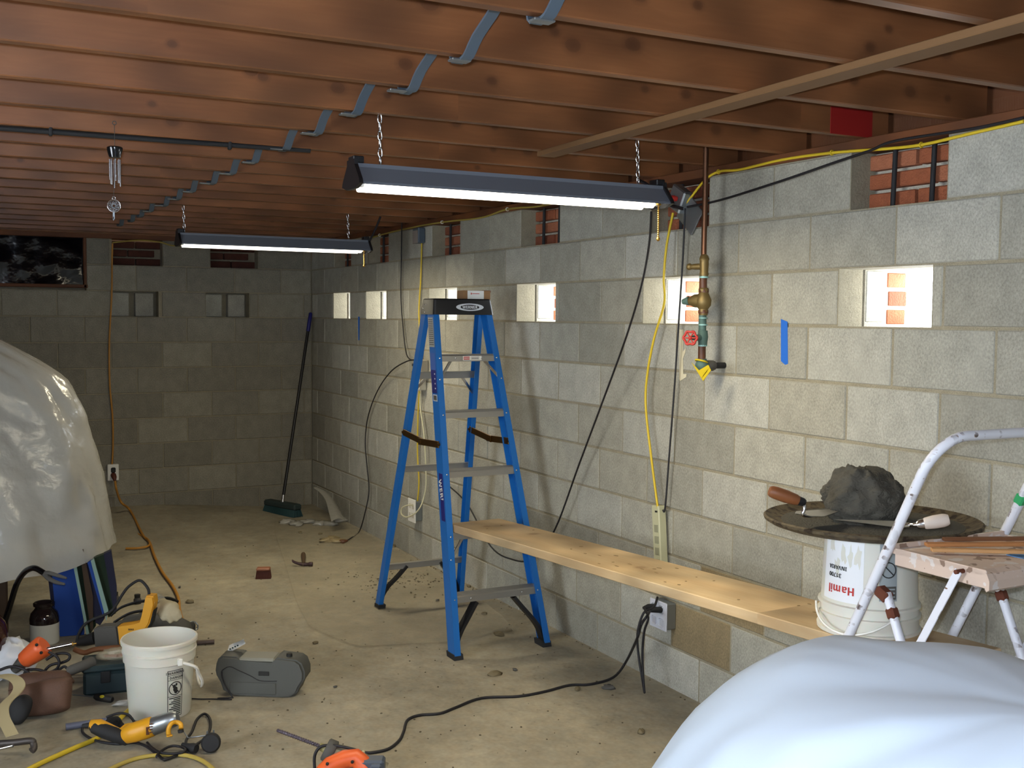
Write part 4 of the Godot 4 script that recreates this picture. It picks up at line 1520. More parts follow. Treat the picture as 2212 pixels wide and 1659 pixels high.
	text("label_lettering", "Hamil", M.inkred, Transform3D.IDENTITY, 0.024, t, upside.call(eyea + 0.62, 0.135, 0.0))
	text("label_lettering", "31700", M.ink, Transform3D.IDENTITY, 0.013, t, upside.call(eyea + 0.78, 0.175, 0.0))
	text("label_lettering", "INVARIA", M.ink, Transform3D.IDENTITY, 0.012, t, upside.call(eyea + 0.72, 0.198, 0.0))
	var pic := mat("8f9698", 0.5)
	patch.call("warning_panel", eyea - 0.58, eyea - 0.20, 0.115, 0.305, pic, 0.001)
	patch.call("warning_header", eyea - 0.56, eyea - 0.22, 0.285, 0.30, M.inkgray, 0.0016)
	patch.call("warning_header", eyea - 0.56, eyea - 0.22, 0.12, 0.158, M.inkgray, 0.0016)
	for k in 3: patch.call("warning_line", eyea - 0.53, eyea - 0.25, 0.126 + 0.011 * k, 0.130 + 0.011 * k, pic, 0.0022)
	s = st()
	var rp := []
	for j in 25: rp.append(cyl.call(eyea - 0.39 + cos(TAU * j / 24) * 0.155, 0.205 + sin(TAU * j / 24) * 0.022, 0.002))
	tube(s, rp, 0.0016, 5, false)
	tube(s, [cyl.call(eyea - 0.50, 0.190, 0.002), cyl.call(eyea - 0.39, 0.205, 0.002), cyl.call(eyea - 0.28, 0.220, 0.002)], 0.0016, 5, false)
	put("no_entry_sign", s, M.ink, t)
	s = st()     # bail handle hanging round the rim
	var hp := []
	for j in 13:
		var an := eyea + 1.35 - 1.9 * j / 12.0
		var rr := 0.155 + 0.018 * sin(PI * j / 12.0)
		hp.append(base + Vector3(cos(an) * rr, 0.075 - 0.058 * sin(PI * j / 12.0), sin(an) * rr))
	tube(s, spline(hp, 3), 0.0035, 7)
	put("bail_handle", s, M.white, t)
	# lid used as a mortar board
	var lc := base + Vector3(0.0, H + 0.005, 0)
	t = thing("mortar_board", "round rusty metal lid used as a mortar board on the upturned pail", "mortar board", lc)
	s = st()
	var LX := Transform3D(Basis(Vector3(1, 0, 0.3).normalized(), -0.012), lc)
	lathe(s, [Vector2(0, 0), Vector2(0.27, 0.0), Vector2(0.295, 0.008), Vector2(0.312, 0.018), Vector2(0.314, 0.026), Vector2(0.308, 0.030), Vector2(0.296, 0.024), Vector2(0.28, 0.016), Vector2(0.25, 0.012), Vector2(0, 0.014)], 64, LX)
	put("lid", s, M.lid, t)
	s = st()
	var mn := noise(0.9, 3, 12)
	lathe(s, [Vector2(0.0, 0.024), Vector2(0.1, 0.023), Vector2(0.22, 0.02), Vector2(0.262, 0.0145), Vector2(0.262, 0.012)], 48, LX)
	put("mortar_smear", s, M.wetmortar, t)
	var pc := lc + Vector3(-0.035, 0.085, 0.0)
	t = thing("mortar_heap", "big grey heap of wet mortar on the rusty lid", "mortar", pc + Vector3(0, -0.07, 0))
	s = st()
	var right := Vector3(cam_r.x, 0, cam_r.z).normalized()
	var hb := Basis(right, Vector3.UP, right.cross(Vector3.UP))
	rough_ball(s, Transform3D(hb.scaled_local(Vector3(0.118, 0.102, 0.105)), pc), 64, 36, 0.20)
	put("heap", s, M.wetmortar, t)
	# two trowels
	var dep := 3.12
	trowel("trowel", "trowel with brown wooden handle stuck in the mortar at left", at(1662, 1060, dep), at(1735, 1085, dep + 0.0), at(1735, 1112, dep + 0.0), at(1800, 1122, dep + 0.08), M.wood_handle, M.black)
	trowel("trowel", "trowel with mortar-splashed white handle lying on the lid at right", at(2050, 1122, dep - 0.17), at(1985, 1133, dep - 0.15), at(1965, 1134, dep - 0.13), at(1900, 1140, dep - 0.1), mat("d2c4b6", 0.6), M.chrome)

func rough_ball(s: SurfaceTool, X: Transform3D, nu: int, nv: int, amp: float) -> void:
	var n1 := noise(1.1, 4, 4)
	var n2 := noise(0.35, 2, 14)
	s.set_smooth_group(0)
	var P := func(i, j):
		var a: float = TAU * (i % nu) / nu
		var b: float = PI * j / nv
		var v := Vector3(sin(b) * cos(a), cos(b), sin(b) * sin(a))
		var q := v * (1.0 + amp * n2.get_noise_3d(v.x * 3, v.y * 3, v.z * 3) + 0.16 * n1.get_noise_3d(v.x * 3, v.y * 3, v.z * 3))
		q.y = maxf(q.y, -0.72)
		q.x *= 1.0 - 0.22 * maxf(q.y, 0.0) * (1.0 if q.x < 0 else 0.9)
		return X * q
	for j in nv:
		for i in nu:
			var A: Vector3 = P.call(i, j)
			var B: Vector3 = P.call(i + 1, j)
			var C: Vector3 = P.call(i + 1, j + 1)
			var D: Vector3 = P.call(i, j + 1)
			if j == 0:
				for v in [A, D, C]: s.add_vertex(v)
			elif j == nv - 1:
				for v in [A, D, B]: s.add_vertex(v)
			else: quad(s, A, B, C, D)
	s.set_smooth_group(-1)

func trowel(n: String, label: String, butt: Vector3, neck: Vector3, bend: Vector3, tip: Vector3, hm: Material, fm: Material) -> void:
	var t := thing(n, label, "trowel", bend)
	var s := st()
	var d := (neck - butt).normalized()
	var L := butt.distance_to(neck)
	tube(s, [butt, butt + d * 0.006, butt + d * L * 0.2, butt + d * L * 0.5, butt + d * L * 0.78, neck - d * 0.012], [0.013, 0.0165, 0.0185, 0.0185, 0.016, 0.0125], 16)
	put("handle", s, hm, t)
	s = st()
	tube(s, [neck - d * 0.014, neck, neck + d * 0.006], [0.0135, 0.0125, 0.009], 14)
	put("ferrule", s, fm, t)
	s = st()
	tube(s, spline([neck, neck.lerp(bend, 0.4) + d * 0.004, bend, bend.lerp(tip, 0.25)], 4), 0.0055, 8)
	put("tang", s, M.chrome, t)
	s = st()
	var bd := tip - bend
	bd.y = 0
	bd = bd.normalized()
	var sd := bd.cross(Vector3.UP)
	face(s, [bend + sd * 0.03, bend + bd * 0.03 + sd * 0.05, bend + bd * 0.20, bend + bd * 0.03 - sd * 0.05, bend - sd * 0.03], Vector3.UP)
	face(s, [bend + sd * 0.03 - Vector3.UP * 0.0015, bend + bd * 0.03 + sd * 0.05 - Vector3.UP * 0.0015, bend + bd * 0.20 - Vector3.UP * 0.0015, bend + bd * 0.03 - sd * 0.05 - Vector3.UP * 0.0015, bend - sd * 0.03 - Vector3.UP * 0.0015], Vector3.DOWN)
	put("blade", s, M.alu, t)

func step_stool() -> void:
	var xl := 2.215
	var xr := 2.665
	var t := thing("step_stool", "white painted tubular step stool with rust chips, straddling the plank end", "step stool", Vector3((xl + xr) / 2, 0, -2.1))
	var rz := func(y): return -2.225 + 0.49 * (y - 0.728)     # slanted handle legs
	var fz := func(y): return -2.10 + 0.45 * (0.926 - y)     # front legs
	var s := st()
	var R := 0.0135
	var pts := [Vector3(xl, 0.02, rz.call(0.02)), Vector3(xl, 0.7, rz.call(0.7)), Vector3(xl, 1.0, rz.call(1.0)), Vector3(xl, 1.22, rz.call(1.22))]
	var arc := []
	var top := 1.338
	for i in 9:
		var a := PI / 2 * i / 8
		arc.append(Vector3(xl + 0.10 * (1 - cos(a)), 1.238 + 0.10 * sin(a), rz.call(1.238 + 0.10 * sin(a))))
	pts.append_array(arc)
	for i in range(8, -1, -1):
		var a := PI / 2 * i / 8
		pts.append(Vector3(xr - 0.10 * (1 - cos(a)), 1.238 + 0.10 * sin(a), rz.call(1.238 + 0.10 * sin(a))))
	pts.append_array([Vector3(xr, 1.0, rz.call(1.0)), Vector3(xr, 0.7, rz.call(0.7)), Vector3(xr, 0.02, rz.call(0.02))])
	tube(s, pts, R, 14)
	put("handle_frame", s, M.chipped, t)
	for x in [xl + 0.012, xr - 0.012]:
		s = st()
		tube(s, [Vector3(x, 0.02, fz.call(0.02)), Vector3(x, 0.905, fz.call(0.905))], 0.0125, 12)
		put("front_leg", s, M.chipped, t)
		s = st()
		bx(s, Vector3(x, 0.90, fz.call(0.90) - 0.012), Vector3(0.031, 0.03, 0.042), 0.005, Basis(Vector3.RIGHT, 0.45))
		bx(s, Vector3(x, 0.855, fz.call(0.855) + 0.0), Vector3(0.028, 0.03, 0.028), 0.005, Basis(Vector3.RIGHT, -0.42))
		put("hinge_plate", s, M.rust, t)
		s = st()
		bar(s, Vector3(x - (0.02 if x < 2.4 else -0.02), 1.018, -1.845), Vector3(x - (0.02 if x < 2.4 else -0.02), 0.60, -2.065), 0.004, 0.022, 0.001, Vector3.UP)
		put("side_strut", s, M.chipped, t)
		s = st()
		tube(s, [Vector3(x - (0.03 if x < 2.4 else -0.03), 1.016, -1.846), Vector3(x, 1.016, -1.846)], 0.006, 8)
		put("strut_bolt", s, M.rust, t)
	# lower treads
	for y in [0.30, 0.615]:
		s = st()
		bx(s, Vector3((xl + xr) / 2, y, fz.call(y) - 0.06), Vector3(xr - xl - 0.03, 0.02, 0.16), 0.004)
		put("tread", s, M.tray, t)
	s = st()
	tube(s, [Vector3(xl, 0.654, rz.call(0.654)), Vector3(xr, 0.654, rz.call(0.654))], 0.012, 10)
	put("cross_bar", s, M.chipped, t)
	# platform with rolled front edge
	s = st()
	var y := 1.028
	var z0 := -2.075
	var z1 := -1.77
	var w := xr - xl - 0.02
	var prof := PackedVector2Array()
	for p in [Vector2(-z0, y), Vector2(-z0, y + 0.012), Vector2(-z0 - 0.008, y + 0.012), Vector2(-z0 - 0.008, y), Vector2(-z1 + 0.03, y), Vector2(-z1 + 0.008, y - 0.006), Vector2(-z1, y - 0.022), Vector2(-z1, y - 0.044), Vector2(-z1 + 0.008, y - 0.05), Vector2(-z1 + 0.012, y - 0.044), Vector2(-z1 + 0.012, y - 0.022), Vector2(-z1 + 0.03, y - 0.013), Vector2(-z0, y - 0.013)]: prof.append(p)
	prism(s, prof, -w / 2, w / 2, Transform3D(Basis(Vector3(0, 0, -1), Vector3(0, 1, 0), Vector3(1, 0, 0)), Vector3((xl + xr) / 2, 0, 0)))
	for q in [-1.0, 1.0]: bx(s, Vector3((xl + xr) / 2 + q * (w / 2 - 0.003), y - 0.02, (z0 + z1) / 2), Vector3(0.006, 0.045, z1 - z0 - 0.02), 0.002)
	put("platform", s, M.tray, t)
	s = st()
	bx(s, Vector3((xl + xr) / 2 + 0.07, y + 0.001, -1.86), Vector3(0.16, 0.002, 0.05))
	put("blue_paint_smear", s, mat("4f7fae", 0.6), t)
	s = st()
	bx(s, Vector3(xr, 1.135, rz.call(1.135)), Vector3(0.0285, 0.03, 0.0285), 0.004, Basis(Vector3.RIGHT, 0.45))
	put("green_tape", s, mat("2f9a5c", 0.5), t)
	# sticks lying on the platform
	var sticks := [[Vector3(2.30, y + 0.012, -2.03), Vector3(2.66, y + 0.018, -1.84), 0.024, "flat tan stir stick lying nearest the camera on the stool platform"], [Vector3(2.40, y + 0.012, -2.06), Vector3(2.655, y + 0.016, -1.93), 0.018, "narrow brown stick lying farthest back on the stool platform"], [Vector3(2.27, y + 0.010, -1.985), Vector3(2.50, y + 0.012, -1.83), 0.02, "pale wooden stick lying along the stool platform edge"]]
	var ms := [mat("a8703f", 0.7), mat("6f4526", 0.7), mat("b98a58", 0.7)]
	for i in 3:
		var k: Array = sticks[i]
		var o := thing("wooden_stick", k[3], "stick", k[0])
		s = st()
		bar(s, k[0], k[1], k[2], 0.009, 0.001, Vector3.UP)
		put("stick", s, ms[i], o)

# ---- floor things ----
func covered_object() -> void:
	var R := Vector3(cos(YAW), 0, sin(YAW))
	var Fh := Vector3(sin(YAW), 0, -cos(YAW))
	var ca := 0.70
	var cb := 1.27
	var O := R * ca + Fh * cb
	var t := thing("dust_sheet", "big pale blue-white sheet draped over a bulky object at lower right", "sheet", O)
	var s := st()
	var prof := [Vector2(0.0, 1.165), Vector2(0.2, 1.162), Vector2(0.4, 1.152), Vector2(0.58, 1.138), Vector2(0.7, 1.122), Vector2(0.8, 1.095), Vector2(0.88, 1.055), Vector2(0.94, 0.995), Vector2(0.985, 0.92), Vector2(1.02, 0.82), Vector2(1.05, 0.68), Vector2(1.075, 0.5), Vector2(1.10, 0.25), Vector2(1.13, 0.01)]
	var n1 := noise(0.9, 3, 51)
	var rows := []
	for q in prof:
		var r := []
		for j in 97:
			var a := TAU * j / 96.0
			var c := cos(a)
			var d := sin(a)
			var p := 2.7
			var rad := 1.0 / pow(pow(absf(c) / 0.60, p) + pow(absf(d) / 0.66, p), 1.0 / p)
			var fold := 0.0
			if q.x > 0.9: fold = (q.x - 0.9) * (0.10 * sin(a * 17.0 + 1.5 * sin(a * 5.0)) + 0.08 * sin(a * 29.0))
			var pos: Vector3 = O + R * c * rad * (q.x + fold) + Fh * d * rad * (q.x + fold)
			var crease: float = 0.022 * n1.get_noise_2d(pos.x * 3.0, pos.z * 3.0) + 0.007 * absf(sin(pos.x * 9.0 + pos.z * 4.0)) * q.x
			var da: float = (pos - O).dot(R) + ca - 0.56
			var top_y: float = q.y - minf((0.75 if da < 0.0 else 0.55) * da * da, 0.3) * smoothstep(0.2, 0.9, q.y)
			pos.y = maxf(top_y + crease, 0.01)
			r.append(pos)
		rows.append(r)
	sheet(s, rows)
	put("cloth", s, M.sheet, t)

func plastic_pile() -> void:
	var t := thing("plastic_cover", "large wrinkled translucent plastic sheet draped over a tall pile at left", "plastic sheet", Vector3(0.0, 0, -6.1))
	var X := func(y):
		var pts := [Vector2(0.30, 0.835), Vector2(0.47, 0.80), Vector2(0.79, 0.755), Vector2(1.11, 0.675), Vector2(1.23, 0.625), Vector2(1.30, 0.585), Vector2(1.385, 0.465), Vector2(1.50, 0.275), Vector2(1.60, 0.06), Vector2(1.68, -0.25), Vector2(1.72, -0.6)]
		if y <= pts[0].x: return pts[0].y
		for i in pts.size() - 1:
			if y <= pts[i + 1].x: return lerpf(pts[i].y, pts[i + 1].y, (y - pts[i].x) / (pts[i + 1].x - pts[i].x))
		return pts[-1].y
	var n1 := noise(0.7, 3, 71)
	var n2 := noise(2.2, 3, 72)
	var n3 := noise(0.9, 2, 73)
	var s := st()
	var rows := []
	var NY := 34
	var NA := 110
	for i in NY + 1:
		var k := i / float(NY)
		var r := []
		for j in NA + 1:
			var a := lerpf(-PI * 0.5, PI * 1.15, j / float(NA))     # 0 to the right, PI/2 to the front
			# hem: high at the right front, low at the left front
			var front := maxf(sin(a), 0.0)
			var hem := 0.42 - 0.10 * maxf(-cos(a), 0.0) * 1.6 - 0.08 * front + 0.012 * sin(a * 15.0)
			if a < 0.35: hem = 0.40 + 0.02 * sin(a * 9.0)
			var y := lerpf(hem, 1.70, k)
			var xe: float = X.call(y)
			var xc := -0.75
			var c := cos(a)
			var d := sin(a)
			var e := 0.75
			var cx := signf(c) * pow(absf(c), e)
			var cz := signf(d) * pow(absf(d), e)
			var zr := 0.62 * sqrt(clampf((1.76 - y) / 1.35, 0.0, 1.0))
			var wob := 0.0
			wob += 0.05 * (1.0 - k) * n1.get_noise_2d(a * 4.0, y * 1.2) 
			wob += 0.022 * absf(n3.get_noise_2d(a * 1.2 * 2.0, y * 2.0)) + 0.018 * n2.get_noise_2d(a * 5.0 + y, y * 2.4 - a * 2.0)
			wob += 0.022 * (1.0 - k) * sin(a * 13.0 + 2.0 * sin(y * 3.0))
			# a long diagonal fold on the front
			var fd := sin((a - 1.0) * 3.2 + y * 3.4)
			wob += 0.02 * pow(absf(fd), 6.0) * front
			var g := 1.0 if absf(a) > 0.3 else 0.35
			r.append(Vector3(xc + (xe - xc) * cx + wob * c * g, y, -6.2 + zr * cz + wob * d))
		rows.append(r)
	# rows go upwards; close the top softly
	sheet(s, rows)
	put("film", s, M.film, t)
	# inner bulk so that the sheet rests on something
	var o := thing("stored_boxes", "dark stored boxes just visible under the plastic sheet at left", "boxes", Vector3(-0.4, 0, -6.2))
	s = st()
	bx(s, Vector3(-0.35, 0.42, -6.2), Vector3(1.25, 0.84, 0.75), 0.01)
	put("box", s, M.fabric_brown, o)
	s = st()
	bx(s, Vector3(-0.55, 1.06, -6.2), Vector3(0.95, 0.42, 0.6), 0.01)
	put("box", s, M.card, o)
	# striped canvas leaning under the hem
	o = thing("striped_canvas", "folded blue, brown and green striped canvas standing under the plastic hem", "canvas", fl(180, 1386))
	var panels := [
		["blue_panel", [[110, 1215], [157, 1195], [178, 1320], [182, 1386], [130, 1390], [120, 1330]], M.fabric_blue, 5.50, 0.05],
		["dark_panel", [[100, 1215], [116, 1212], [124, 1330], [132, 1388], [126, 1390], [112, 1320]], M.fabric_dark, 5.53, 0.05],
		["pale_piping", [[152, 1190], [159, 1190], [193, 1372], [188, 1378]], M.fabric_pale, 5.47, 0.02],
		["brown_panel", [[156, 1190], [184, 1182], [206, 1290], [207, 1352], [193, 1374]], M.fabric_green, 5.51, 0.05],
		["brown_stripe", [[172, 1190], [180, 1186], [201, 1290], [201, 1360], [196, 1364]], M.fabric_brown, 5.48, 0.02],
		["navy_panel", [[181, 1218], [200, 1208], [230, 1310], [226, 1336], [216, 1351], [206, 1345]], M.fabric_dark, 5.50, 0.05],
		["blue_stripe", [[189, 1216], [197, 1210], [227, 1312], [222, 1330]], M.fabric_blue, 5.475, 0.02],
		["pale_stripe", [[196, 1212], [203, 1208], [234, 1318], [230, 1342]], M.fabric_pale, 5.47, 0.02],
		["green_panel", [[202, 1206], [234, 1194], [248, 1270], [250, 1325], [234, 1334]], M.fabric_green, 5.50, 0.05],
		["black_panel", [[224, 1197], [240, 1190], [252, 1270], [252, 1318], [246, 1322]], M.fabric_dark, 5.49, 0.05],
	]
	for p in panels: slab(p[0], p[1], p[3], p[4], p[2], o)
	# crocks
	var c := Vector3(0.03, 0, -5.40)
	o = thing("stoneware_crock", "big brown-glazed stoneware crock with white base, cut by the left edge", "crock", c)
	s = st()
	lathe(s, [Vector2(0.0, 0.0), Vector2(0.20, 0.0), Vector2(0.215, 0.02), Vector2(0.225, 0.115)], 48, Transform3D(Basis.IDENTITY, c))
	put("white_base", s, M.crock_white, o)
	s = st()
	lathe(s, [Vector2(0.225, 0.115), Vector2(0.224, 0.19), Vector2(0.212, 0.235), Vector2(0.19, 0.265), Vector2(0.178, 0.275), Vector2(0.176, 0.29)], 48, Transform3D(Basis.IDENTITY, c))
	put("glazed_body", s, M.crock_brown, o)
	s = st()
	lathe(s, [Vector2(0.176, 0.29), Vector2(0.186, 0.296), Vector2(0.190, 0.315), Vector2(0.184, 0.325), Vector2(0.172, 0.325), Vector2(0.166, 0.30), Vector2(0.17, 0.1), Vector2(0, 0.09)], 48, Transform3D(Basis.IDENTITY, c))
	put("rim", s, M.crock_tan, o)
	c = Vector3(0.435, 0, -5.80)
	o = thing("stoneware_jar", "small two-tone stoneware jar with dark shoulder beside the blue canvas", "jar", c)
	s = st()
	lathe(s, [Vector2(0.0, 0.0), Vector2(0.062, 0.0), Vector2(0.068, 0.008), Vector2(0.069, 0.105)], 32, Transform3D(Basis.IDENTITY, c))
	put("white_base", s, M.crock_white, o)
	s = st()
	lathe(s, [Vector2(0.069, 0.105), Vector2(0.0685, 0.13), Vector2(0.062, 0.155), Vector2(0.047, 0.172), Vector2(0.042, 0.18), Vector2(0.043, 0.186), Vector2(0.05, 0.19), Vector2(0.051, 0.203), Vector2(0.046, 0.207), Vector2(0.036, 0.205), Vector2(0.034, 0.19), Vector2(0.04, 0.17), Vector2(0.04, 0.05), Vector2(0, 0.05)], 32, Transform3D(Basis.IDENTITY, c))
	put("glazed_shoulder", s, M.jar_dark, o)
	# wrecking bar leaning out of the crock
	var D := 5.02
	o = thing("wrecking_bar", "black steel wrecking bar with forked claw sticking out of the crock", "pry bar", at(24, 1300, 5.45))
	s = st()
	tube(s, spline([at(10, 1345, 5.2), at(24, 1300, 5.16), at(36, 1262, 5.1), at(50, 1239, 5.07), at(64, 1229, 5.04), at(78, 1228, D), at(98, 1240, D - 0.02)], 5), 0.0135, 10)
	put("shaft", s, M.blackgloss, o)
	s = st()
	tube(s, spline([at(96, 1239, D - 0.02), at(106, 1238, D - 0.03), at(124, 1243, D - 0.04), at(144, 1249, D - 0.05)], 4), [0.012, 0.011, 0.011, 0.011, 0.011, 0.010, 0.010, 0.009, 0.009, 0.008, 0.007, 0.006, 0.004], 8)
	tube(s, spline([at(96, 1240, D - 0.02), at(106, 1250, D - 0.05), at(122, 1258, D - 0.07), at(140, 1262, D - 0.08)], 4), [0.012, 0.011, 0.011, 0.011, 0.011, 0.010, 0.010, 0.009, 0.009, 0.008, 0.007, 0.006, 0.004], 8)
	put("claw", s, M.dusty, o)

func slab(n: String, px: Array, depth: float, thick: float, m: Material, parent: Node) -> void:
	# a flat panel standing at its own distance, facing the room's front, with real thickness
	var c := at(px[0][0], px[0][1], depth)
	var nrm := Vector3(-sin(0.15), 0, cos(0.15))
	var ux := Vector3.UP.cross(nrm).normalized()
	var poly := PackedVector2Array()
	for q in px:
		var d := ray(q[0], q[1])
		var p := EYE + d * ((c - EYE).dot(nrm) / d.dot(nrm))
		p.y = maxf(p.y, 0.002)
		poly.append(Vector2((p - c).dot(ux), p.y - c.y))
	var s := st()
	prism(s, poly, -thick, 0.0, Transform3D(Basis(ux, Vector3.UP, nrm), c))
	put(n, s, m, parent)

func drop_cloth() -> void:
	var t := thing("drop_cloth", "thin translucent plastic drop cloth spread on the floor under the ladder", "plastic sheet", Vector3(2.2, 0, -6.5))
	var left := [[668, 1357], [640, 1300], [622, 1240], [606, 1190], [594, 1150], [598, 1120]]
	var right := [[1115, 1395], [1085, 1335], [975, 1260], [905, 1205], [820, 1160], [745, 1122]]
	var n1 := noise(1.4, 3, 91)
	var s := st()
	var rows := []
	var L := spline(left.map(func(q): return fl(q[0], q[1])), 6)
	var Rr := spline(right.map(func(q): return Vector3(minf(fl(q[0], q[1]).x, WX - 0.03), 0, fl(q[0], q[1]).z)), 6)
	# front hem bulges forward
	var hem := spline([fl(668, 1357), fl(765, 1397), fl(830, 1397), fl(905, 1394), fl(985, 1390), fl(1050, 1375), fl(1115, 1350)], 7)
	rows.append(hem)
	for i in range(3, L.size()):
		var r := []
		var k := (i - 3.0) / (L.size() - 4.0)
		for j in hem.size():
			var u := j / float(hem.size() - 1)
			var p: Vector3 = L[i].lerp(Rr[i], u)
			r.append(p)
		rows.append(r)
	for i in rows.size():
		for j in rows[i].size():
			var p: Vector3 = rows[i][j]
			var e := minf(minf(j, rows[i].size() - 1 - j), i) / 2.0
			p.y = 0.004 + floor_y(p.x, p.z) + 0.009 * absf(n1.get_noise_2d(p.x * 5.0, p.z * 2.5)) + (0.006 if e < 0.4 else 0.0)
			rows[i][j] = p
	sheet(s, rows)
	put("film", s, M.dropfilm, t)
	t = thing("plastic_flap", "stiff curled strip of clear plastic standing up in the far right corner", "plastic sheet", fl(730, 1130))
	s = st()
	var a := [[677, 1054], [690, 1063], [703, 1080], [710, 1105], [716, 1127]]
	var b := [[690, 1060], [712, 1068], [726, 1088], [738, 1110], [746, 1124]]
	rows = []
	var za := spline(a.map(func(q): return at(q[0], q[1], lerpf(8.9, 8.2, (q[1] - 1054.0) / 73.0))), 4)
	var zb := spline(b.map(func(q): return at(q[0], q[1], lerpf(8.95, 8.3, (q[1] - 1060.0) / 64.0))), 4)
	for i in za.size():
		var r := []
		for j in 6: r.append(za[i].lerp(zb[i], j / 5.0) + Vector3(0, 0.02 * sin(PI * j / 5.0), 0))
		rows.append(r)
	sheet(s, rows)
	put("film", s, M.flap, t)
	var crumples := [["crumpled_film", "crumpled strip of dusty plastic lying before the broom", [[620, 1128], [640, 1132], [665, 1127], [690, 1130], [712, 1131], [735, 1124]], 0.05], ["crumpled_film", "small wad of crumpled plastic near the black plug", [[708, 1167], [718, 1164], [728, 1168]], 0.05]]
	for q in crumples:
		t = thing(q[0], q[1], "plastic scrap", fl(q[2][0][0], q[2][0][1]))
		s = st()
		for i in q[2].size():
			var p := fl(q[2][i][0], q[2][i][1], 0.012)
			p.y += floor_y(p.x, p.z)
			ball(s, Transform3D(Basis(Vector3.UP, i * 1.3).scaled_local(Vector3(q[3] * 1.3, 0.02, q[3])), p), 12, 7, noise(0.6, 3, i), 0.7)
		put("film", s, M.flap if q[2].size() > 3 else mat("9a8a68", 0.3), t)
	# stone chips, one by one
	var chips := [[1068, 1456, 0.034, "largest tan stone chip on the floor in front of the ladder"], [1112, 1446, 0.014, "small grey stone chip just right of the largest chip"], [681, 1388, 0.016, "dark stone chip on the floor right of the radio"], [1078, 1370, 0.032, "flat dark flake on the floor between the ladder's front feet"], [945, 1297, 0.016, "brown chip on the drop cloth inside the ladder"], [1046, 1325, 0.018, "grey chip at the plastic edge behind the right front foot"], [1247, 1488, 0.020, "grey chip beside the black cord before the wall"], [1315, 1485, 0.03, "flat dark chip close to the cord's bend near the wall"], [1385, 1580, 0.022, "dark chip on the bare floor left of the white sheet"], [410, 1300, 0.026, "grey chip beside the orange cord near the tool bag"], [388, 1268, 0.012, "tiny grey chip left of the orange cord"], [845, 1180, 0.035, "round dark lump on the plastic by the left rear leg"], [1013, 1266, 0.018, "brown chip against the wall foot behind the ladder"], [724, 1483, 0.010, "tiny bluish chip right of the radio"], [648, 1150, 0.02, "brown chip near the broom on the drop cloth"], [692, 1153, 0.018, "small dark chip beside the crumpled plastic"]]
	for i in chips.size():
		var q: Array = chips[i]
		var p := fl(q[0], q[1], 0.006)
		t = thing("stone_chip", q[3], "stone", p)
		s = st()
		ball(s, Transform3D(Basis(Vector3.UP, i * 1.7).scaled_local(Vector3(q[2], q[2] * 0.45, q[2] * 0.65)), p), 10, 6, noise(0.5, 3, 200 + i), 0.6)
		put("stone", s, M.stone if i % 3 != 1 else M.dusty, t)
	# grit nobody could count
	var mm := MultiMesh.new()
	mm.transform_format = MultiMesh.TRANSFORM_3D
	s = st()
	ball(s, Transform3D(Basis.IDENTITY.scaled(Vector3(1, 0.5, 0.8))), 6, 4)
	s.generate_normals()
	mm.mesh = s.commit()
	var g := RandomNumberGenerator.new()
	g.seed = 5
	var N := 420
	mm.instance_count = N
	for i in N:
		var p: Vector3
		if i < 150: p = fl(g.randfn(880.0, 75.0), g.randfn(1255.0, 18.0), 0.006)
		else: p = fl(g.randf_range(420, 1500), 1659.0 - 520.0 * pow(g.randf(), 0.9), 0.002)
		p.x = minf(p.x, WX - 0.02)
		p.z = maxf(p.z, BZ + 0.1)
		var k := g.randf_range(0.0018, 0.006) if i >= 150 else g.randf_range(0.003, 0.008)
		mm.set_instance_transform(i, Transform3D(Basis(Vector3.UP, g.randf() * TAU).scaled(Vector3.ONE * k), p))
	var mi := MultiMeshInstance3D.new()
	mi.multimesh = mm
	mi.material_override = mat("5a5140", 0.95)
	mi.name = "grit"
	add_child(mi, true)
	tag(mi, "dark crumbs and grit scattered over the floor and drop cloth", "grit")
	mi.set_meta("kind", "stuff")

func broom() -> void:
	var D := 9.0
	var head := at(611, 1088, D)
	var t := thing("push_broom", "black-handled push broom with teal head leaning in the far corner", "broom", Vector3(head.x, 0, head.z))
	var s := st()
	var l := at(566, 1084, 9.12)
	var r := at(656, 1099, 8.78)
	l.y = 0.085
	r.y = 0.085
	var c := (l + r) / 2
	var bs := Basis(Vector3.UP, atan2(-(r - l).z, (r - l).x))
	bx(s, c + Vector3(0, 0.0, 0), Vector3(0.40, 0.05, 0.08), 0.012, bs)
	put("head_block", s, M.dusty_teal, t)
	s = st()
	for k in 40:
		for m in 5:
			var p := c + bs * Vector3(-0.19 + 0.0097 * k, -0.02, -0.03 + 0.015 * m)
			var q := c + bs * Vector3((-0.19 + 0.0097 * k) * 1.06, -0.078, (-0.03 + 0.015 * m) * 1.5)
			bar(s, p, q, 0.008, 0.006)
	put("bristles", s, M.teal, t).set_meta("kind", "stuff")
	var top := Vector3(2.795, 1.652, -9.02)
	var foot := c + Vector3(0.0, 0.02, 0.0)
	var d := (top - foot).normalized()
	s = st()
	tube(s, [foot, foot + d * 0.06], 0.014, 10)
	put("socket", s, M.chrome, t)
	s = st()
	tube(s, [foot + d * 0.05, foot.lerp(top, 0.5), top - d * 0.16], 0.0125, 10)
	put("handle", s, M.black, t)
	s = st()
	tube(s, [top - d * 0.165, top - d * 0.16, top - d * 0.01, top], [0.012, 0.0155, 0.0155, 0.010], 10)
	put("grip", s, M.navy, t)

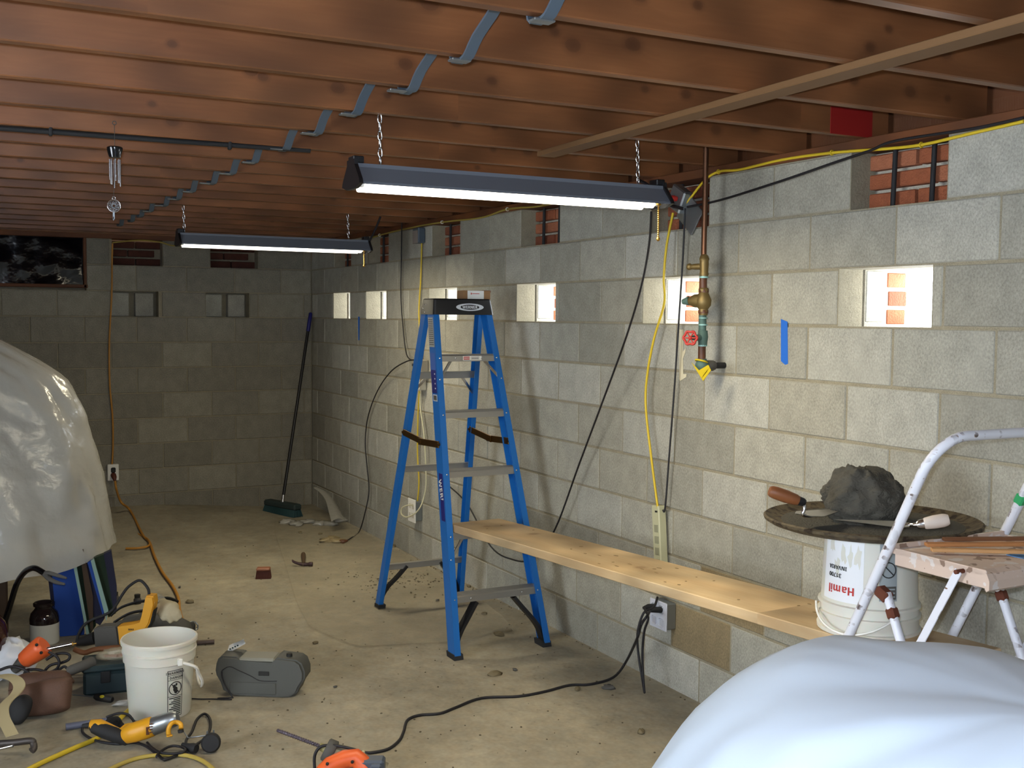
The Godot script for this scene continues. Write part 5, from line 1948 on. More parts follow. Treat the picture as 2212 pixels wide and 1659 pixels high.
func hammer_and_brush() -> void:
	var p := fl(656, 1219, 0.016)
	var t := thing("hammer", "claw hammer with brown handle lying on the drop cloth", "hammer", Vector3(p.x, 0, p.z))
	var s := st()
	var q := fl(655, 1192, 0.016)
	var d := (q - p).normalized()
	tube(s, [p - d * 0.01, p + d * 0.08, p + d * 0.16, p + d * 0.25, p + d * 0.31], [0.010, 0.010, 0.014, 0.017, 0.015], 10)
	put("handle", s, mat("54422f", 0.6), t)
	s = st()
	var R := Vector3(cam_r.x, 0, cam_r.z).normalized()
	tube(s, [p, p + R * 0.03, p + R * 0.038, p + R * 0.058], [0.013, 0.011, 0.016, 0.016], 12)
	for k in [-1.0, 1.0]: tube(s, spline([p - R * 0.005, p - R * 0.03 + Vector3(0, 0.004, 0), p - R * 0.06 + Vector3(0, 0.014, 0) + d * 0.008 * k, p - R * 0.075 + Vector3(0, 0.026, 0) + d * 0.014 * k], 3), [0.012, 0.012, 0.011, 0.010, 0.009, 0.008, 0.007, 0.006, 0.005, 0.003], 8)
	put("head", s, mat("3d2a2c", 0.5, 0.4), t)
	p = fl(572, 1251, 0.0)
	t = thing("scrub_brush", "small red-brown scrub brush standing on the bare floor", "brush", p)
	s = st()
	var bb := Basis(Vector3.UP, -0.35)
	bx(s, p + Vector3(0, 0.058, -0.03), Vector3(0.085, 0.018, 0.055), 0.006, bb)
	put("back", s, mat("8d5a40", 0.6), t)
	s = st()
	for i in 13:
		for j in 7:
			var a := p + bb * Vector3(-0.037 + 0.0062 * i, 0.05, -0.022 + 0.0073 * j) + Vector3(0, 0, -0.03)
			bar(s, a, a + bb * Vector3((-0.037 + 0.0062 * i) * 0.16, -0.05, (-0.022 + 0.0073 * j) * 0.2), 0.0065, 0.0065)
	put("bristles", s, mat("4a1f12", 0.8), t).set_meta("kind", "stuff")

func radio() -> void:
	var l := fl(470, 1504)
	var r := fl(652, 1509)
	var c := (l + r) / 2
	var ux := (r - l).normalized()
	var nz := Vector3(-ux.z, 0, ux.x)
	if nz.z < 0: nz = -nz
	var t := thing("portable_radio", "dusty grey portable radio with rounded ends on the floor", "radio", c - nz * 0.06)
	var B := Basis(ux, Vector3.UP, nz)
	var poly := PackedVector2Array()
	for q in [[205, 870], [222, 740], [255, 650], [310, 600], [590, 606], [640, 640], [1250, 670], [1340, 600], [1400, 610], [1690, 640], [1775, 700], [1830, 850], [1830, 990], [1745, 1120], [1690, 1255], [1560, 1330], [1400, 1340], [640, 1325], [470, 1300], [345, 1240], [295, 1090], [222, 960]]:
		poly.append(Vector2((q[0] - 1020) * 2.38e-4, (1340 - q[1]) * 2.32e-4))
	var s := st()
	var inner := PackedVector2Array()
	var cen := Vector2(0, 0.075)
	for p in poly: inner.append(cen + (p - cen) * 0.95)
	prism(s, poly, -0.115, -0.012, Transform3D(B, c), true)
	prism(s, inner, -0.015, 0.0, Transform3D(B, c))
	prism(s, inner, -0.125, -0.112, Transform3D(B, c))
	put("body", s, M.boom, t)
	s = st()
	var P := func(qx, qy, z): return c + B * Vector3((qx - 1020) * 2.38e-4, (1340 - qy) * 2.32e-4, z)
	bx(s, P.call(960, 655, -0.055), Vector3(0.155, 0.018, 0.10), 0.006, B)
	put("cassette_lid", s, M.boomlight, t)
	s = st()
	bx(s, P.call(960, 640, -0.055), Vector3(0.05, 0.003, 0.03), 0.001, B)
	put("button", s, M.boom, t)
	s = st()
	lathe(s, [Vector2(0, 0.012), Vector2(0.012, 0.012), Vector2(0.013, 0.0), Vector2(0, 0)], 20, Transform3D(B, P.call(1510, 618, -0.05)))
	put("dial", s, M.ink, t)
	s = st()
	bx(s, P.call(1100, 890, 0.002), Vector3(0.045, 0.018, 0.004), 0.001, B)
	put("badge", s, M.ink, t)
	s = st()
	bx(s, P.call(900, 1170, 0.001), Vector3(0.20, 0.05, 0.005), 0.002, B)
	put("battery_cover", s, M.boom, t)
	s = st()
	tube(s, spline([P.call(340, 850, 0.003), P.call(480, 770, 0.006), P.call(650, 840, 0.005), P.call(850, 930, 0.004), P.call(1020, 1015, 0.006), P.call(1200, 1025, 0.005), P.call(1340, 1020, 0.005)], 4), 0.0018, 6)
	put("aerial_wire", s, M.blackcord, t)
	s = st()
	tube(s, spline([P.call(340, 860, 0.004), P.call(350, 960, 0.006), P.call(410, 1130, 0.008), P.call(520, 1300, 0.01), P.call(560, 1336, 0.02)], 4), 0.003, 6)
	put("mains_lead", s, M.blackcord, t)
	var cordpts := [P.call(560, 1328, 0.02), P.call(300, 1332, 0.03)]
	for q in [[500, 1511], [460, 1510], [430, 1510], [400, 1508]]: cordpts.append(fl(q[0], q[1], 0.004))
	cord("radio_cord", "thin black cord running from the radio to behind the white pail", cordpts, 0.003, M.blackcord)
	# crumpled paper tag behind it
	var q := P.call(470, 560, -0.09) as Vector3
	t = thing("paper_tag", "crumpled white printed tag sticking up behind the radio", "tag", q)
	s = st()
	var rows := []
	for i in 5:
		var rr := []
		for j in 7: rr.append(q + B * Vector3(-0.035 + 0.012 * j, -0.02 + 0.006 * j + 0.007 * i, -0.01 + 0.012 * sin(i * 1.1 + j * 0.7)))
		rows.append(rr)
	sheet(s, rows)
	put("paper", s, M.paper, t)
	s = st()
	for k in 4: bx(s, q + B * Vector3(-0.022 + 0.011 * k, -0.0005 + 0.0055 * k, 0.006), Vector3(0.007, 0.006, 0.001), 0.0, B * Basis(Vector3.BACK, 0.5))
	put("print", s, M.teal, t)

func pail_on_floor() -> void:
	var c := Vector3(0.775, 0, -4.575)
	var t := thing("pail", "white plastic pail with black warning label standing on the floor among tools", "bucket", c)
	var s := st()
	var H := 0.315
	lathe(s, [Vector2(0, 0.0), Vector2(0.118, 0.0), Vector2(0.122, 0.006), Vector2(0.1365, 0.225), Vector2(0.142, 0.228), Vector2(0.143, 0.262), Vector2(0.147, 0.264), Vector2(0.147, 0.270), Vector2(0.144, 0.272), Vector2(0.1445, 0.296), Vector2(0.151, 0.298), Vector2(0.152, 0.31), Vector2(0.149, H), Vector2(0.144, H), Vector2(0.142, 0.29), Vector2(0.119, 0.01), Vector2(0, 0.008)], 56, Transform3D(Basis.IDENTITY, c))
	put("body", s, M.pail, t)
	s = st()
	var gn := noise(0.5, 3, 3)
	lathe(s, [Vector2(0, 0.075), Vector2(0.08, 0.078), Vector2(0.122, 0.08)], 32, Transform3D(Basis.IDENTITY, c))
	put("residue", s, mat("a59a88", 0.9), t)
	var eyea := atan2(EYE.z - c.z, EYE.x - c.x)
	var cyl := func(ang, y, lift):
		var r: float = lerpf(0.122, 0.1365, (y - 0.006) / 0.219) + lift
		return c + Vector3(cos(ang) * r, y, sin(ang) * r)
	var arc := func(ss, a0, a1, y0, y1, lift):
		var rows := []
		for i in 2:
			var r := []
			for j in 9: r.append(cyl.call(lerpf(a0, a1, j / 8.0), lerpf(y0, y1, i), lift))
			rows.append(r)
		sheet(ss, rows)
	var A0: float = eyea - 0.72
	var A1: float = eyea - 0.22
	s = st()     # frame of the printed warning
	for e in [[A0, A1, 0.014, 0.0165], [A0, A1, 0.205, 0.2075], [A0, A0 + 0.02, 0.014, 0.2075], [A1 - 0.02, A1, 0.014, 0.2075], [A0, A1, 0.186, 0.188], [A0, A1, 0.166, 0.168], [A0, A1, 0.098, 0.1]]: arc.call(s, e[0], e[1], e[2], e[3], 0.0006)
	for k in 10: arc.call(s, A0 + 0.05, A1 - 0.05 - 0.07 * (k % 3), 0.022 + 0.0075 * k, 0.0262 + 0.0075 * k, 0.0006)
	put("warning_frame", s, M.ink, t)
	var wr := func(y): return func(v): return cyl.call((A0 + A1) / 2 - v.x / 0.131, y + v.y, 0.0008 + v.z)
	text("warning_lettering", "! WARNING", M.ink, Transform3D.IDENTITY, 0.0105, t, wr.call(0.196))
	text("warning_lettering", "! DANGER", M.ink, Transform3D.IDENTITY, 0.0105, t, wr.call(0.1765))
	s = st()
	var rp := []
	for j in 29: rp.append(cyl.call((A0 + A1) / 2 + cos(TAU * j / 28) * 0.20, 0.132 + sin(TAU * j / 28) * 0.0265, 0.001))
	tube(s, rp, 0.0018, 5, false)
	tube(s, [cyl.call((A0 + A1) / 2 + 0.13, 0.152, 0.001), cyl.call((A0 + A1) / 2, 0.132, 0.001), cyl.call((A0 + A1) / 2 - 0.13, 0.112, 0.001)], 0.0018, 5, false)
	# child leaning into a pail, as a plain pictogram
	for q in [[0.0, 0.128, 0.075, 0.011], [0.04, 0.14, 0.05, 0.008], [-0.03, 0.147, 0.035, 0.006], [-0.02, 0.117, 0.06, 0.007]]:
		var pc: Vector3 = cyl.call((A0 + A1) / 2 + q[0], q[1], 0.0008)
		var ring := []
		for j in 12: ring.append(cyl.call((A0 + A1) / 2 + q[0] + cos(TAU * j / 12) * q[2], q[1] + sin(TAU * j / 12) * q[3], 0.0008))
		for j in 12: face(s, [pc, ring[j], ring[(j + 1) % 12]], pc - c)
	put("warning_pictogram", s, M.ink, t)
	s = st()
	var hp := []
	var h0: Vector3 = c + Vector3(cos(eyea - 0.55) * 0.15, 0.24, sin(eyea - 0.55) * 0.15)
	hp = [h0, at(421, 1440, 4.42), at(430, 1456, 4.46), at(437, 1472, 4.5), at(434, 1482, 4.55), at(428, 1470, 4.65), at(424, 1440, 4.7)]
	tube(s, spline(hp, 5), 0.0065, 8)
	bx(s, h0, Vector3(0.02, 0.03, 0.02), 0.004)
	put("bail_handle", s, M.white, t)

func tools() -> void:
	# rotary hammer lying on its side behind the pail
	var D := 5.0
	var nf := Vector3(-cam_f.x, 0, -cam_f.z).normalized()
	var flat := func(n, px, depth, thick, m, parent):
		var c := at(px[0][0], px[0][1], depth)
		var ux: Vector3 = Vector3.UP.cross(nf).normalized()
		var poly := PackedVector2Array()
		var mid := Vector2.ZERO
		for q in px:
			var d := ray(q[0], q[1])
			var p := EYE + d * ((c - EYE).dot(nf) / d.dot(nf))
			poly.append(Vector2((p - c).dot(ux), maxf(p.y, 0.004) - c.y))
			mid += poly[-1] / px.size()
		var inner := PackedVector2Array()
		for p in poly: inner.append(p + (mid - p).normalized() * 0.006)
		var s := st()
		prism(s, poly, -thick + 0.008, -0.008, Transform3D(Basis(ux, Vector3.UP, nf), c))
		prism(s, inner, -thick, 0.0, Transform3D(Basis(ux, Vector3.UP, nf), c))
		put(n, s, m, parent)
	var t := thing("rotary_hammer", "yellow rotary hammer with L-shaped handle lying behind the white pail", "power tool", at(270, 1388, D))
	flat.call("motor_housing", [[252, 1355], [286, 1350], [300, 1347], [306, 1330], [312, 1302], [315, 1288], [330, 1289], [332, 1304], [327, 1328], [322, 1348], [313, 1362], [302, 1368], [298, 1380], [285, 1390], [256, 1393]], D, 0.07, M.tool_yellow, t)
	flat.call("gear_housing", [[201, 1360], [215, 1355], [252, 1353], [257, 1394], [204, 1398]], D, 0.075, M.dusty, t)
	flat.call("rear_grip", [[318, 1345], [327, 1322], [334, 1316], [328, 1346], [318, 1362]], D + 0.01, 0.05, M.rubber, t)
	var s := st()
	tube(s, [at(205, 1378, D + 0.04), at(185, 1384, D + 0.04), at(166, 1387, D + 0.04)], [0.03, 0.024, 0.018], 12)
	put("chuck", s, M.rubber, t)
	text("lettering", "MAX", M.ink, Transform3D(Basis(Vector3.UP.cross(nf), Vector3.UP, nf), at(283, 1360, D - 0.003)), 0.009, t)
	var pl := []
	for q in [[322, 1292], [321, 1275], [313, 1262], [303, 1254], [292, 1257], [275, 1270], [262, 1288], [252, 1305], [240, 1320], [222, 1330], [200, 1338], [180, 1352], [168, 1375], [166, 1395]]: pl.append(at(q[0], q[1], D + 0.03))
	s = st()
	tube(s, spline(pl, 5), 0.0065, 8)
	put("power_cord", s, M.rubber, t)
	# tool bag with a work glove on it
	var c := at(320, 1345, 5.3)
	c.y = 0.09
	t = thing("tool_bag", "dark dusty soft tool bag lying behind the yellow hammer", "bag", Vector3(c.x, 0, c.z))
	s = st()
	ball(s, Transform3D(Basis(Vector3.UP, -0.2).scaled_local(Vector3(0.20, 0.115, 0.12)), Vector3(c.x, 0.07, c.z)), 24, 14, noise(0.4, 2, 8), 0.25)
	put("body", s, M.dusty, t)
	s = st()
	ribbon(s, spline([at(240, 1330, 5.2), at(262, 1312, 5.18), at(300, 1300, 5.16), at(330, 1297, 5.16), at(362, 1292, 5.2), at(385, 1300, 5.3)], 5), Vector3(0, 0.5, 0.86), 0.03, 0.006)
	ribbon(s, spline([at(245, 1345, 5.12), at(280, 1325, 5.1), at(320, 1318, 5.1)], 5), Vector3(0, 0.5, 0.86), 0.03, 0.006)
	put("strap", s, M.rubber, t)
	for q in [[249, 1283, "small dark capped bottle left on the floor behind the tool bag"], [297, 1288, "small dark capped bottle standing right behind the tool bag"]]:
		var b := fl(q[0], q[1] + 16.0, 0.0) + Vector3(0, 0.035, 0)
		var bt := thing("small_bottle", q[2], "bottle", Vector3(b.x, 0, b.z))
		s = st()
		lathe(s, [Vector2(0, 0), Vector2(0.02, 0), Vector2(0.021, 0.004), Vector2(0.021, b.y - 0.01), Vector2(0.014, b.y + 0.002), Vector2(0.0, b.y + 0.002)], 14, Transform3D(Basis.IDENTITY, Vector3(b.x, 0, b.z)))
		put("body", s, M.dusty, bt)
		s = st()
		lathe(s, [Vector2(0, 0), Vector2(0.016, 0), Vector2(0.017, 0.018), Vector2(0.0, 0.019)], 14, Transform3D(Basis.IDENTITY, Vector3(b.x, b.y, b.z)))
		put("cap", s, M.ink, bt)
	work_glove()
	# dark box of bits under the glove
	c = fl(350, 1385)
	t = thing("bit_case", "black open bit case on the floor right behind the white pail", "case", c)
	s = st()
	bx(s, fl(360, 1372, 0.05), Vector3(0.26, 0.10, 0.12), 0.01, Basis(Vector3.UP, -0.4))
	put("case", s, M.rubber, t)
	s = st()
	loop(s, fl(418, 1352, 0.02), Vector3(0.3, 0.6, 0.7), 0.025, 0.004, 16)
	put("latch", s, M.zinc, t)
	t = thing("steel_rod", "short brown steel rod end poking out behind the pail", "rod", fl(450, 1388, 0.01))
	s = st()
	tube(s, [fl(425, 1388, 0.012), fl(463, 1386, 0.012)], 0.011, 10)
	put("rod", s, mat("5f5048", 0.6, 0.4), t)
	# orange grinder on the leather pouch
	D = 4.72
	t = thing("angle_tool", "orange-bodied power tool with chrome spindle lying on the leather pouch", "power tool", at(75, 1420, D))
	s = st()
	var a := at(50, 1428, D)
	var b := at(97, 1393, D)
	var d := (b - a).normalized()
	tube(s, [a, a + d * 0.006, a.lerp(b, 0.3), a.lerp(b, 0.75), b - d * 0.006, b], [0.030, 0.036, 0.041, 0.047, 0.047, 0.036], 20)
	put("body", s, M.tool_orange, t)
	s = st()
	for q in [[79, 1393], [89, 1410]]: ball(s, Transform3D(Basis.IDENTITY.scaled(Vector3.ONE * 0.007), at(q[0], q[1], D - 0.046)), 8, 6)
	put("screw_hole", s, M.ink, t)
	s = st()
	tube(s, [at(102, 1402, D), at(157, 1391, D)], 0.0085, 10)
	put("spindle", s, M.chrome, t)
	s = st()
	tube(s, [at(157, 1391, D), at(165, 1390, D)], 0.004, 8)
	put("tip", s, M.brass, t)
	s = st()
	tube(s, [a + d * 0.01, a - d * 0.05 + Vector3(0, -0.01, 0)], [0.03, 0.018], 12)
	put("rear_boot", s, M.dusty, t)
	# tangled black cords
	var loops := [[[0, 1447], [22, 1440], [45, 1443], [58, 1450], [72, 1462], [90, 1466], [112, 1460], [130, 1445], [140, 1440], [150, 1450]], [[105, 1408], [122, 1418], [128, 1432], [122, 1445], [105, 1452], [85, 1447], [70, 1446], [55, 1450], [48, 1478]], [[100, 1425], [118, 1414], [138, 1411], [150, 1415], [148, 1425], [132, 1432], [118, 1434], [105, 1440], [95, 1455], [110, 1462], [140, 1455]]]
	var names := ["black cord crossing the leather pouch from the left edge", "black cord looping down beside the orange tool", "black cord coiled right of the orange tool"]
	for i in 3:
		pl = []
		for q in loops[i]: pl.append(at(q[0], q[1], 4.66 + 0.02 * i))
		cord("power_cord", names[i], pl, 0.006, M.blackcord)
	# leather pouch
	t = thing("leather_pouch", "worn brown leather tool pouch slumped on the floor at left", "pouch", fl(80, 1552))
	slump("front_pocket", [[18, 1490], [60, 1478], [110, 1466], [150, 1462], [156, 1478], [153, 1515], [148, 1532], [120, 1542], [70, 1551], [30, 1556], [20, 1530]], 4.45, 0.10, M.leather, t)
	slump("back_panel", [[20, 1470], [50, 1455], [95, 1450], [140, 1448], [155, 1462], [150, 1480], [30, 1510]], 4.58, 0.09, M.leather, t)
	slump("side_pocket", [[14, 1525], [30, 1508], [55, 1500], [70, 1512], [64, 1540], [48, 1562], [28, 1572], [20, 1556]], 4.36, 0.05, M.rubber, t)
	s = st()
	ribbon(s, [at(60, 1482, 4.44), at(70, 1500, 4.42), at(74, 1530, 4.40)], cam_r, 0.04, 0.004)
	put("strap", s, M.dusty, t)
	t = thing("web_belt", "cream webbing belt curling over the pouch at the left edge", "belt", fl(20, 1590, 0.0))
	s = st()
	pl = []
	for q in [[-12, 1462, 4.5], [12, 1460, 4.44], [34, 1468, 4.38], [42, 1482, 4.34], [34, 1498, 4.3], [16, 1515, 4.25], [6, 1532, 4.2], [8, 1552, 4.14], [18, 1572, 4.08], [26, 1588, 4.03]]: pl.append(at(q[0], q[1], q[2]))
	pl = spline(pl, 4)
	ribbon(s, pl, (cam_r + Vector3(0, 0.3, 0)).normalized(), 0.05, 0.004)
	put("webbing", s, M.webbing, t)
	# white bag behind
	c = at(38, 1425, 4.95)
	t = thing("plastic_bag", "filled white plastic bag behind the orange tool", "bag", Vector3(c.x, 0, c.z))
	s = st()
	ball(s, Transform3D(Basis.IDENTITY.scaled(Vector3(0.13, 0.10, 0.10)), Vector3(c.x - 0.05, 0.07, c.z)), 26, 16, noise(0.5, 3, 6), 0.3)
	put("bag", s, M.bag, t)
	# toolbox
	c = fl(262, 1500)
	t = thing("toolbox", "dark green-black plastic toolbox half hidden by the white pail", "toolbox", Vector3(c.x, 0, c.z - 0.1))
	s = st()
	var tb := Basis(Vector3.UP, -0.12)
	var tc := Vector3(c.x + 0.03, 0.05, c.z - 0.10)
	bx(s, tc, Vector3(0.34, 0.10, 0.18), 0.012, tb)
	put("body", s, M.tealbox, t)
	s = st()
	bx(s, tc + Vector3(0, 0.064, 0), Vector3(0.35, 0.03, 0.19), 0.01, tb)
	put("lid", s, M.tealbox, t)
	s = st()
	for k in [-0.08, 0.03]: bx(s, tc + tb * Vector3(k, 0.03, 0.094), Vector3(0.04, 0.05, 0.008), 0.003, tb)
	put("latch", s, M.rubber, t)
	s = st()
	ball(s, Transform3D(Basis.IDENTITY.scaled(Vector3(0.02, 0.02, 0.006)), tc + tb * Vector3(0.03, -0.005, 0.092)), 12, 8)
	put("badge", s, M.ink, t)
	t = thing("parts_bag", "clear bag of reddish anchors lying on the dark toolbox", "bag", tc + Vector3(0, 0.08, 0))
	s = st()
	for k in 9: tube(s, [tc + tb * Vector3(-0.08 + 0.022 * k, 0.088, -0.02 + 0.01 * (k % 3)), tc + tb * Vector3(-0.03 + 0.022 * k, 0.094, 0.02 - 0.012 * (k % 2))], 0.007, 7)
	put("anchors", s, mat("7a463c", 0.6), t).set_meta("kind", "stuff")
	s = st()
	ball(s, Transform3D(Basis.IDENTITY.scaled(Vector3(0.14, 0.028, 0.06)), tc + tb * Vector3(0.02, 0.10, 0.0)), 18, 9, noise(0.5, 3, 16), 0.4)
	put("film", s, M.dropfilm, t)
	t = thing("label_card", "white label card with grey patch lying on the bag of anchors", "card", tc + Vector3(0.03, 0.12, 0.0))
	s = st()
	var kb := Basis(Vector3.UP, 0.5) * Basis(Vector3.RIGHT, 0.5)
	bx(s, at(262, 1413, 4.86), Vector3(0.10, 0.0016, 0.06), 0.0, kb)
	put("card", s, M.paper, t)
	s = st()
	bx(s, at(262, 1413, 4.86) + kb * Vector3(0, 0.0014, 0), Vector3(0.055, 0.001, 0.032), 0.0, kb)
	put("patch", s, mat("8f8f8c", 0.7), t)
	t = thing("torch", "dark grey cylindrical handle lying between pouch and toolbox", "handle", at(175, 1440, 4.7))
	s = st()
	tube(s, [at(148, 1450, 4.6), at(156, 1447, 4.6), at(190, 1434, 4.68), at(198, 1431, 4.7)], [0.018, 0.021, 0.022, 0.026], 14)
	put("handle", s, M.dusty, t)
	# rusty bar in front of the hammer
	t = thing("rusty_bar", "rusty brown bar lying in front of the yellow rotary hammer", "bar", at(230, 1402, 4.85))
	s = st()
	tube(s, spline([at(160, 1402, 4.85), at(182, 1410, 4.85), at(205, 1403, 4.85), at(250, 1399, 4.86), at(290, 1398, 4.88)], 4), 0.012, 8)
	put("bar", s, mat("6a4020", 0.7, 0.2), t)
	# screwdriver
	a = fl(205, 1505, 0.016)
	b = fl(243, 1511, 0.016)
	d = (b - a).normalized()
	t = thing("screwdriver", "black-handled screwdriver with yellow oval lying before the toolbox", "screwdriver", Vector3(a.x, 0, a.z))
	s = st()
	tube(s, [a, a + d * 0.01, a.lerp(b, 0.5), b - d * 0.008, b], [0.010, 0.014, 0.0155, 0.015, 0.010], 12)
	put("handle", s, M.ink, t)
	s = st()
	tube(s, [a, fl(157, 1501, 0.012)], 0.003, 7)
	put("shaft", s, M.zinc, t)
	s = st()
	ball(s, Transform3D(Basis(d, Vector3.UP, d.cross(Vector3.UP)).scaled_local(Vector3(0.016, 0.008, 0.008)), a.lerp(b, 0.45) + Vector3(-0.002, 0.007, 0.008)), 12, 8)
	put("yellow_oval", s, mat("b8a81c", 0.5), t)
	yellow_drill()
	orange_drill()
	# yellow extension lead
	pl = []
	for q in [[40, 1675], [75, 1655], [120, 1634], [165, 1614], [205, 1597], [232, 1580], [252, 1560], [272, 1540], [292, 1526], [330, 1515]]: pl.append(fl(q[0], q[1], 0.009))
	cord("extension_lead", "thick yellow lead running from lower left past the pail", pl, 0.0095, M.yellowcord)
	pl = []
	for q in [[225, 1668], [262, 1650], [300, 1637], [345, 1631], [395, 1631], [430, 1640], [455, 1656], [470, 1672]]: pl.append(fl(q[0], q[1], 0.008))
	cord("extension_lead", "faded yellow lead curving along the bottom edge under the black cord", pl, 0.008, mat("b09a48", 0.6))
	# grey pipe and black sleeve
	t = thing("grey_tube", "short grey plastic tube lying behind the yellow drill", "tube", fl(190, 1562, 0.014))
	s = st()
	tube(s, [fl(142, 1570, 0.016), fl(238, 1556, 0.016)], 0.0135, 12)
	put("tube", s, mat("565a6c", 0.5), t)
	t = thing("rubber_coupling", "black rubber coupling standing between tube and yellow drill", "coupling", fl(250, 1572, 0.03))
	s = st()
	a = at(240, 1562, 4.28)
	b = at(262, 1568, 4.22)
	tube(s, [a, a.lerp(b, 0.35), a.lerp(b, 0.36), b, b.lerp(a, 0.05)], [0.026, 0.026, 0.03, 0.03, 0.014], 18)
	put("sleeve", s, M.rubber, t)
	# bar clamp at the lower left corner
	t = thing("bar_clamp", "grey steel bar clamp with hooked end at the lower left corner", "clamp", fl(30, 1625))
	s = st()
	tube(s, spline([at(-20, 1607, 4.05), at(30, 1604, 4.05), at(66, 1600, 4.05), at(72, 1606, 4.05), at(73, 1616, 4.04), at(68, 1622, 4.03)], 4), 0.013, 8)
	put("bar", s, mat("4b4542", 0.5, 0.4), t)
	s = st()
	tube(s, [at(-20, 1622, 3.98), at(28, 1611, 3.98)], 0.006, 8)
	put("screw", s, M.chrome, t)
	t = thing("clear_scrap", "small scrap of clear plastic between screwdriver and pail", "plastic scrap", fl(268, 1518))
	s = st()
	ball(s, Transform3D(Basis.IDENTITY.scaled(Vector3(0.045, 0.012, 0.02)), fl(268, 1518, 0.01)), 14, 7, noise(0.6, 3, 26), 0.6)
	put("film", s, M.flap, t)

func slump(n: String, px: Array, depth: float, thick: float, m: Material, parent: Node) -> void:
	# soft leather piece: outline at its own distance, pillowed towards the middle
	var nf := Vector3(-cam_f.x, 0.25, -cam_f.z).normalized()
	var c := at(px[0][0], px[0][1], depth)
	var pts := []
	var mid := Vector3.ZERO
	for q in px:
		var d := ray(q[0], q[1])
		var p := EYE + d * ((c - EYE).dot(nf) / d.dot(nf))
		p.y = maxf(p.y, 0.004)
		pts.append(p)
		mid += p / px.size()
	pts.append(pts[0])
	var ring := spline(pts, 4)
	ring.pop_back()
	var s := st()
	var rows := []
	for k in [[0.0, 0.5], [0.35, 0.48], [0.7, 0.42], [0.9, 0.28], [1.0, 0.0], [0.9, -0.3], [0.6, -0.45], [0.0, -0.5]]:
		var r := []
		for p in ring: 
			var v: Vector3 = mid.lerp(p, k[0]) + nf * thick * k[1]
			v.y = maxf(v.y, 0.003)
			r.append(v)
		r.append(r[0])
		rows.append(r)
	sheet(s, rows)
	put(n, s, m, parent)

func work_glove() -> void:
	var D := 5.1
	var t := thing("work_glove", "cream work glove lying fingers down on the dark tool bag", "glove", at(360, 1320, D))
	var bones := []
	var B := func(x, y, dd): return at(x, y, D + dd)
	var W: Vector3 = B.call(352, 1303, 0.06)
	bones = [[B.call(350, 1304, 0.05), B.call(366, 1316, 0.0), 0.026, 0.032], [B.call(358, 1316, 0.0), B.call(374, 1312, 0.02), 0.026, 0.026],
		[B.call(352, 1318, 0.0), B.call(349, 1326, -0.02), 0.012, 0.011], [B.call(349, 1326, -0.02), B.call(353, 1336, -0.03), 0.011, 0.010],
		[B.call(360, 1320, 0.0), B.call(364, 1332, -0.03), 0.013, 0.012], [B.call(364, 1332, -0.03), B.call(368, 1342, -0.03), 0.012, 0.010],
		[B.call(370, 1318, 0.0), B.call(377, 1330, -0.02), 0.012, 0.011], [B.call(377, 1330, -0.02), B.call(381, 1338, -0.02), 0.011, 0.009],
		[B.call(376, 1314, 0.0), B.call(384, 1323, -0.01), 0.011, 0.010], [B.call(384, 1323, -0.01), B.call(390, 1332, -0.01), 0.010, 0.008],
		[B.call(352, 1306, 0.03), B.call(341, 1312, 0.0), 0.012, 0.010], [B.call(341, 1312, 0.0), B.call(337, 1322, -0.01), 0.010, 0.008]]
	var s := st()
	nets(s, bones, 0.004, 0.006)
	put("glove", s, M.glove, t)
	s = st()
	tube(s, [B.call(346, 1301, 0.05), B.call(340, 1297, 0.07)], [0.030, 0.033], 14)
	put("cuff", s, mat("8b8678", 0.9), t)

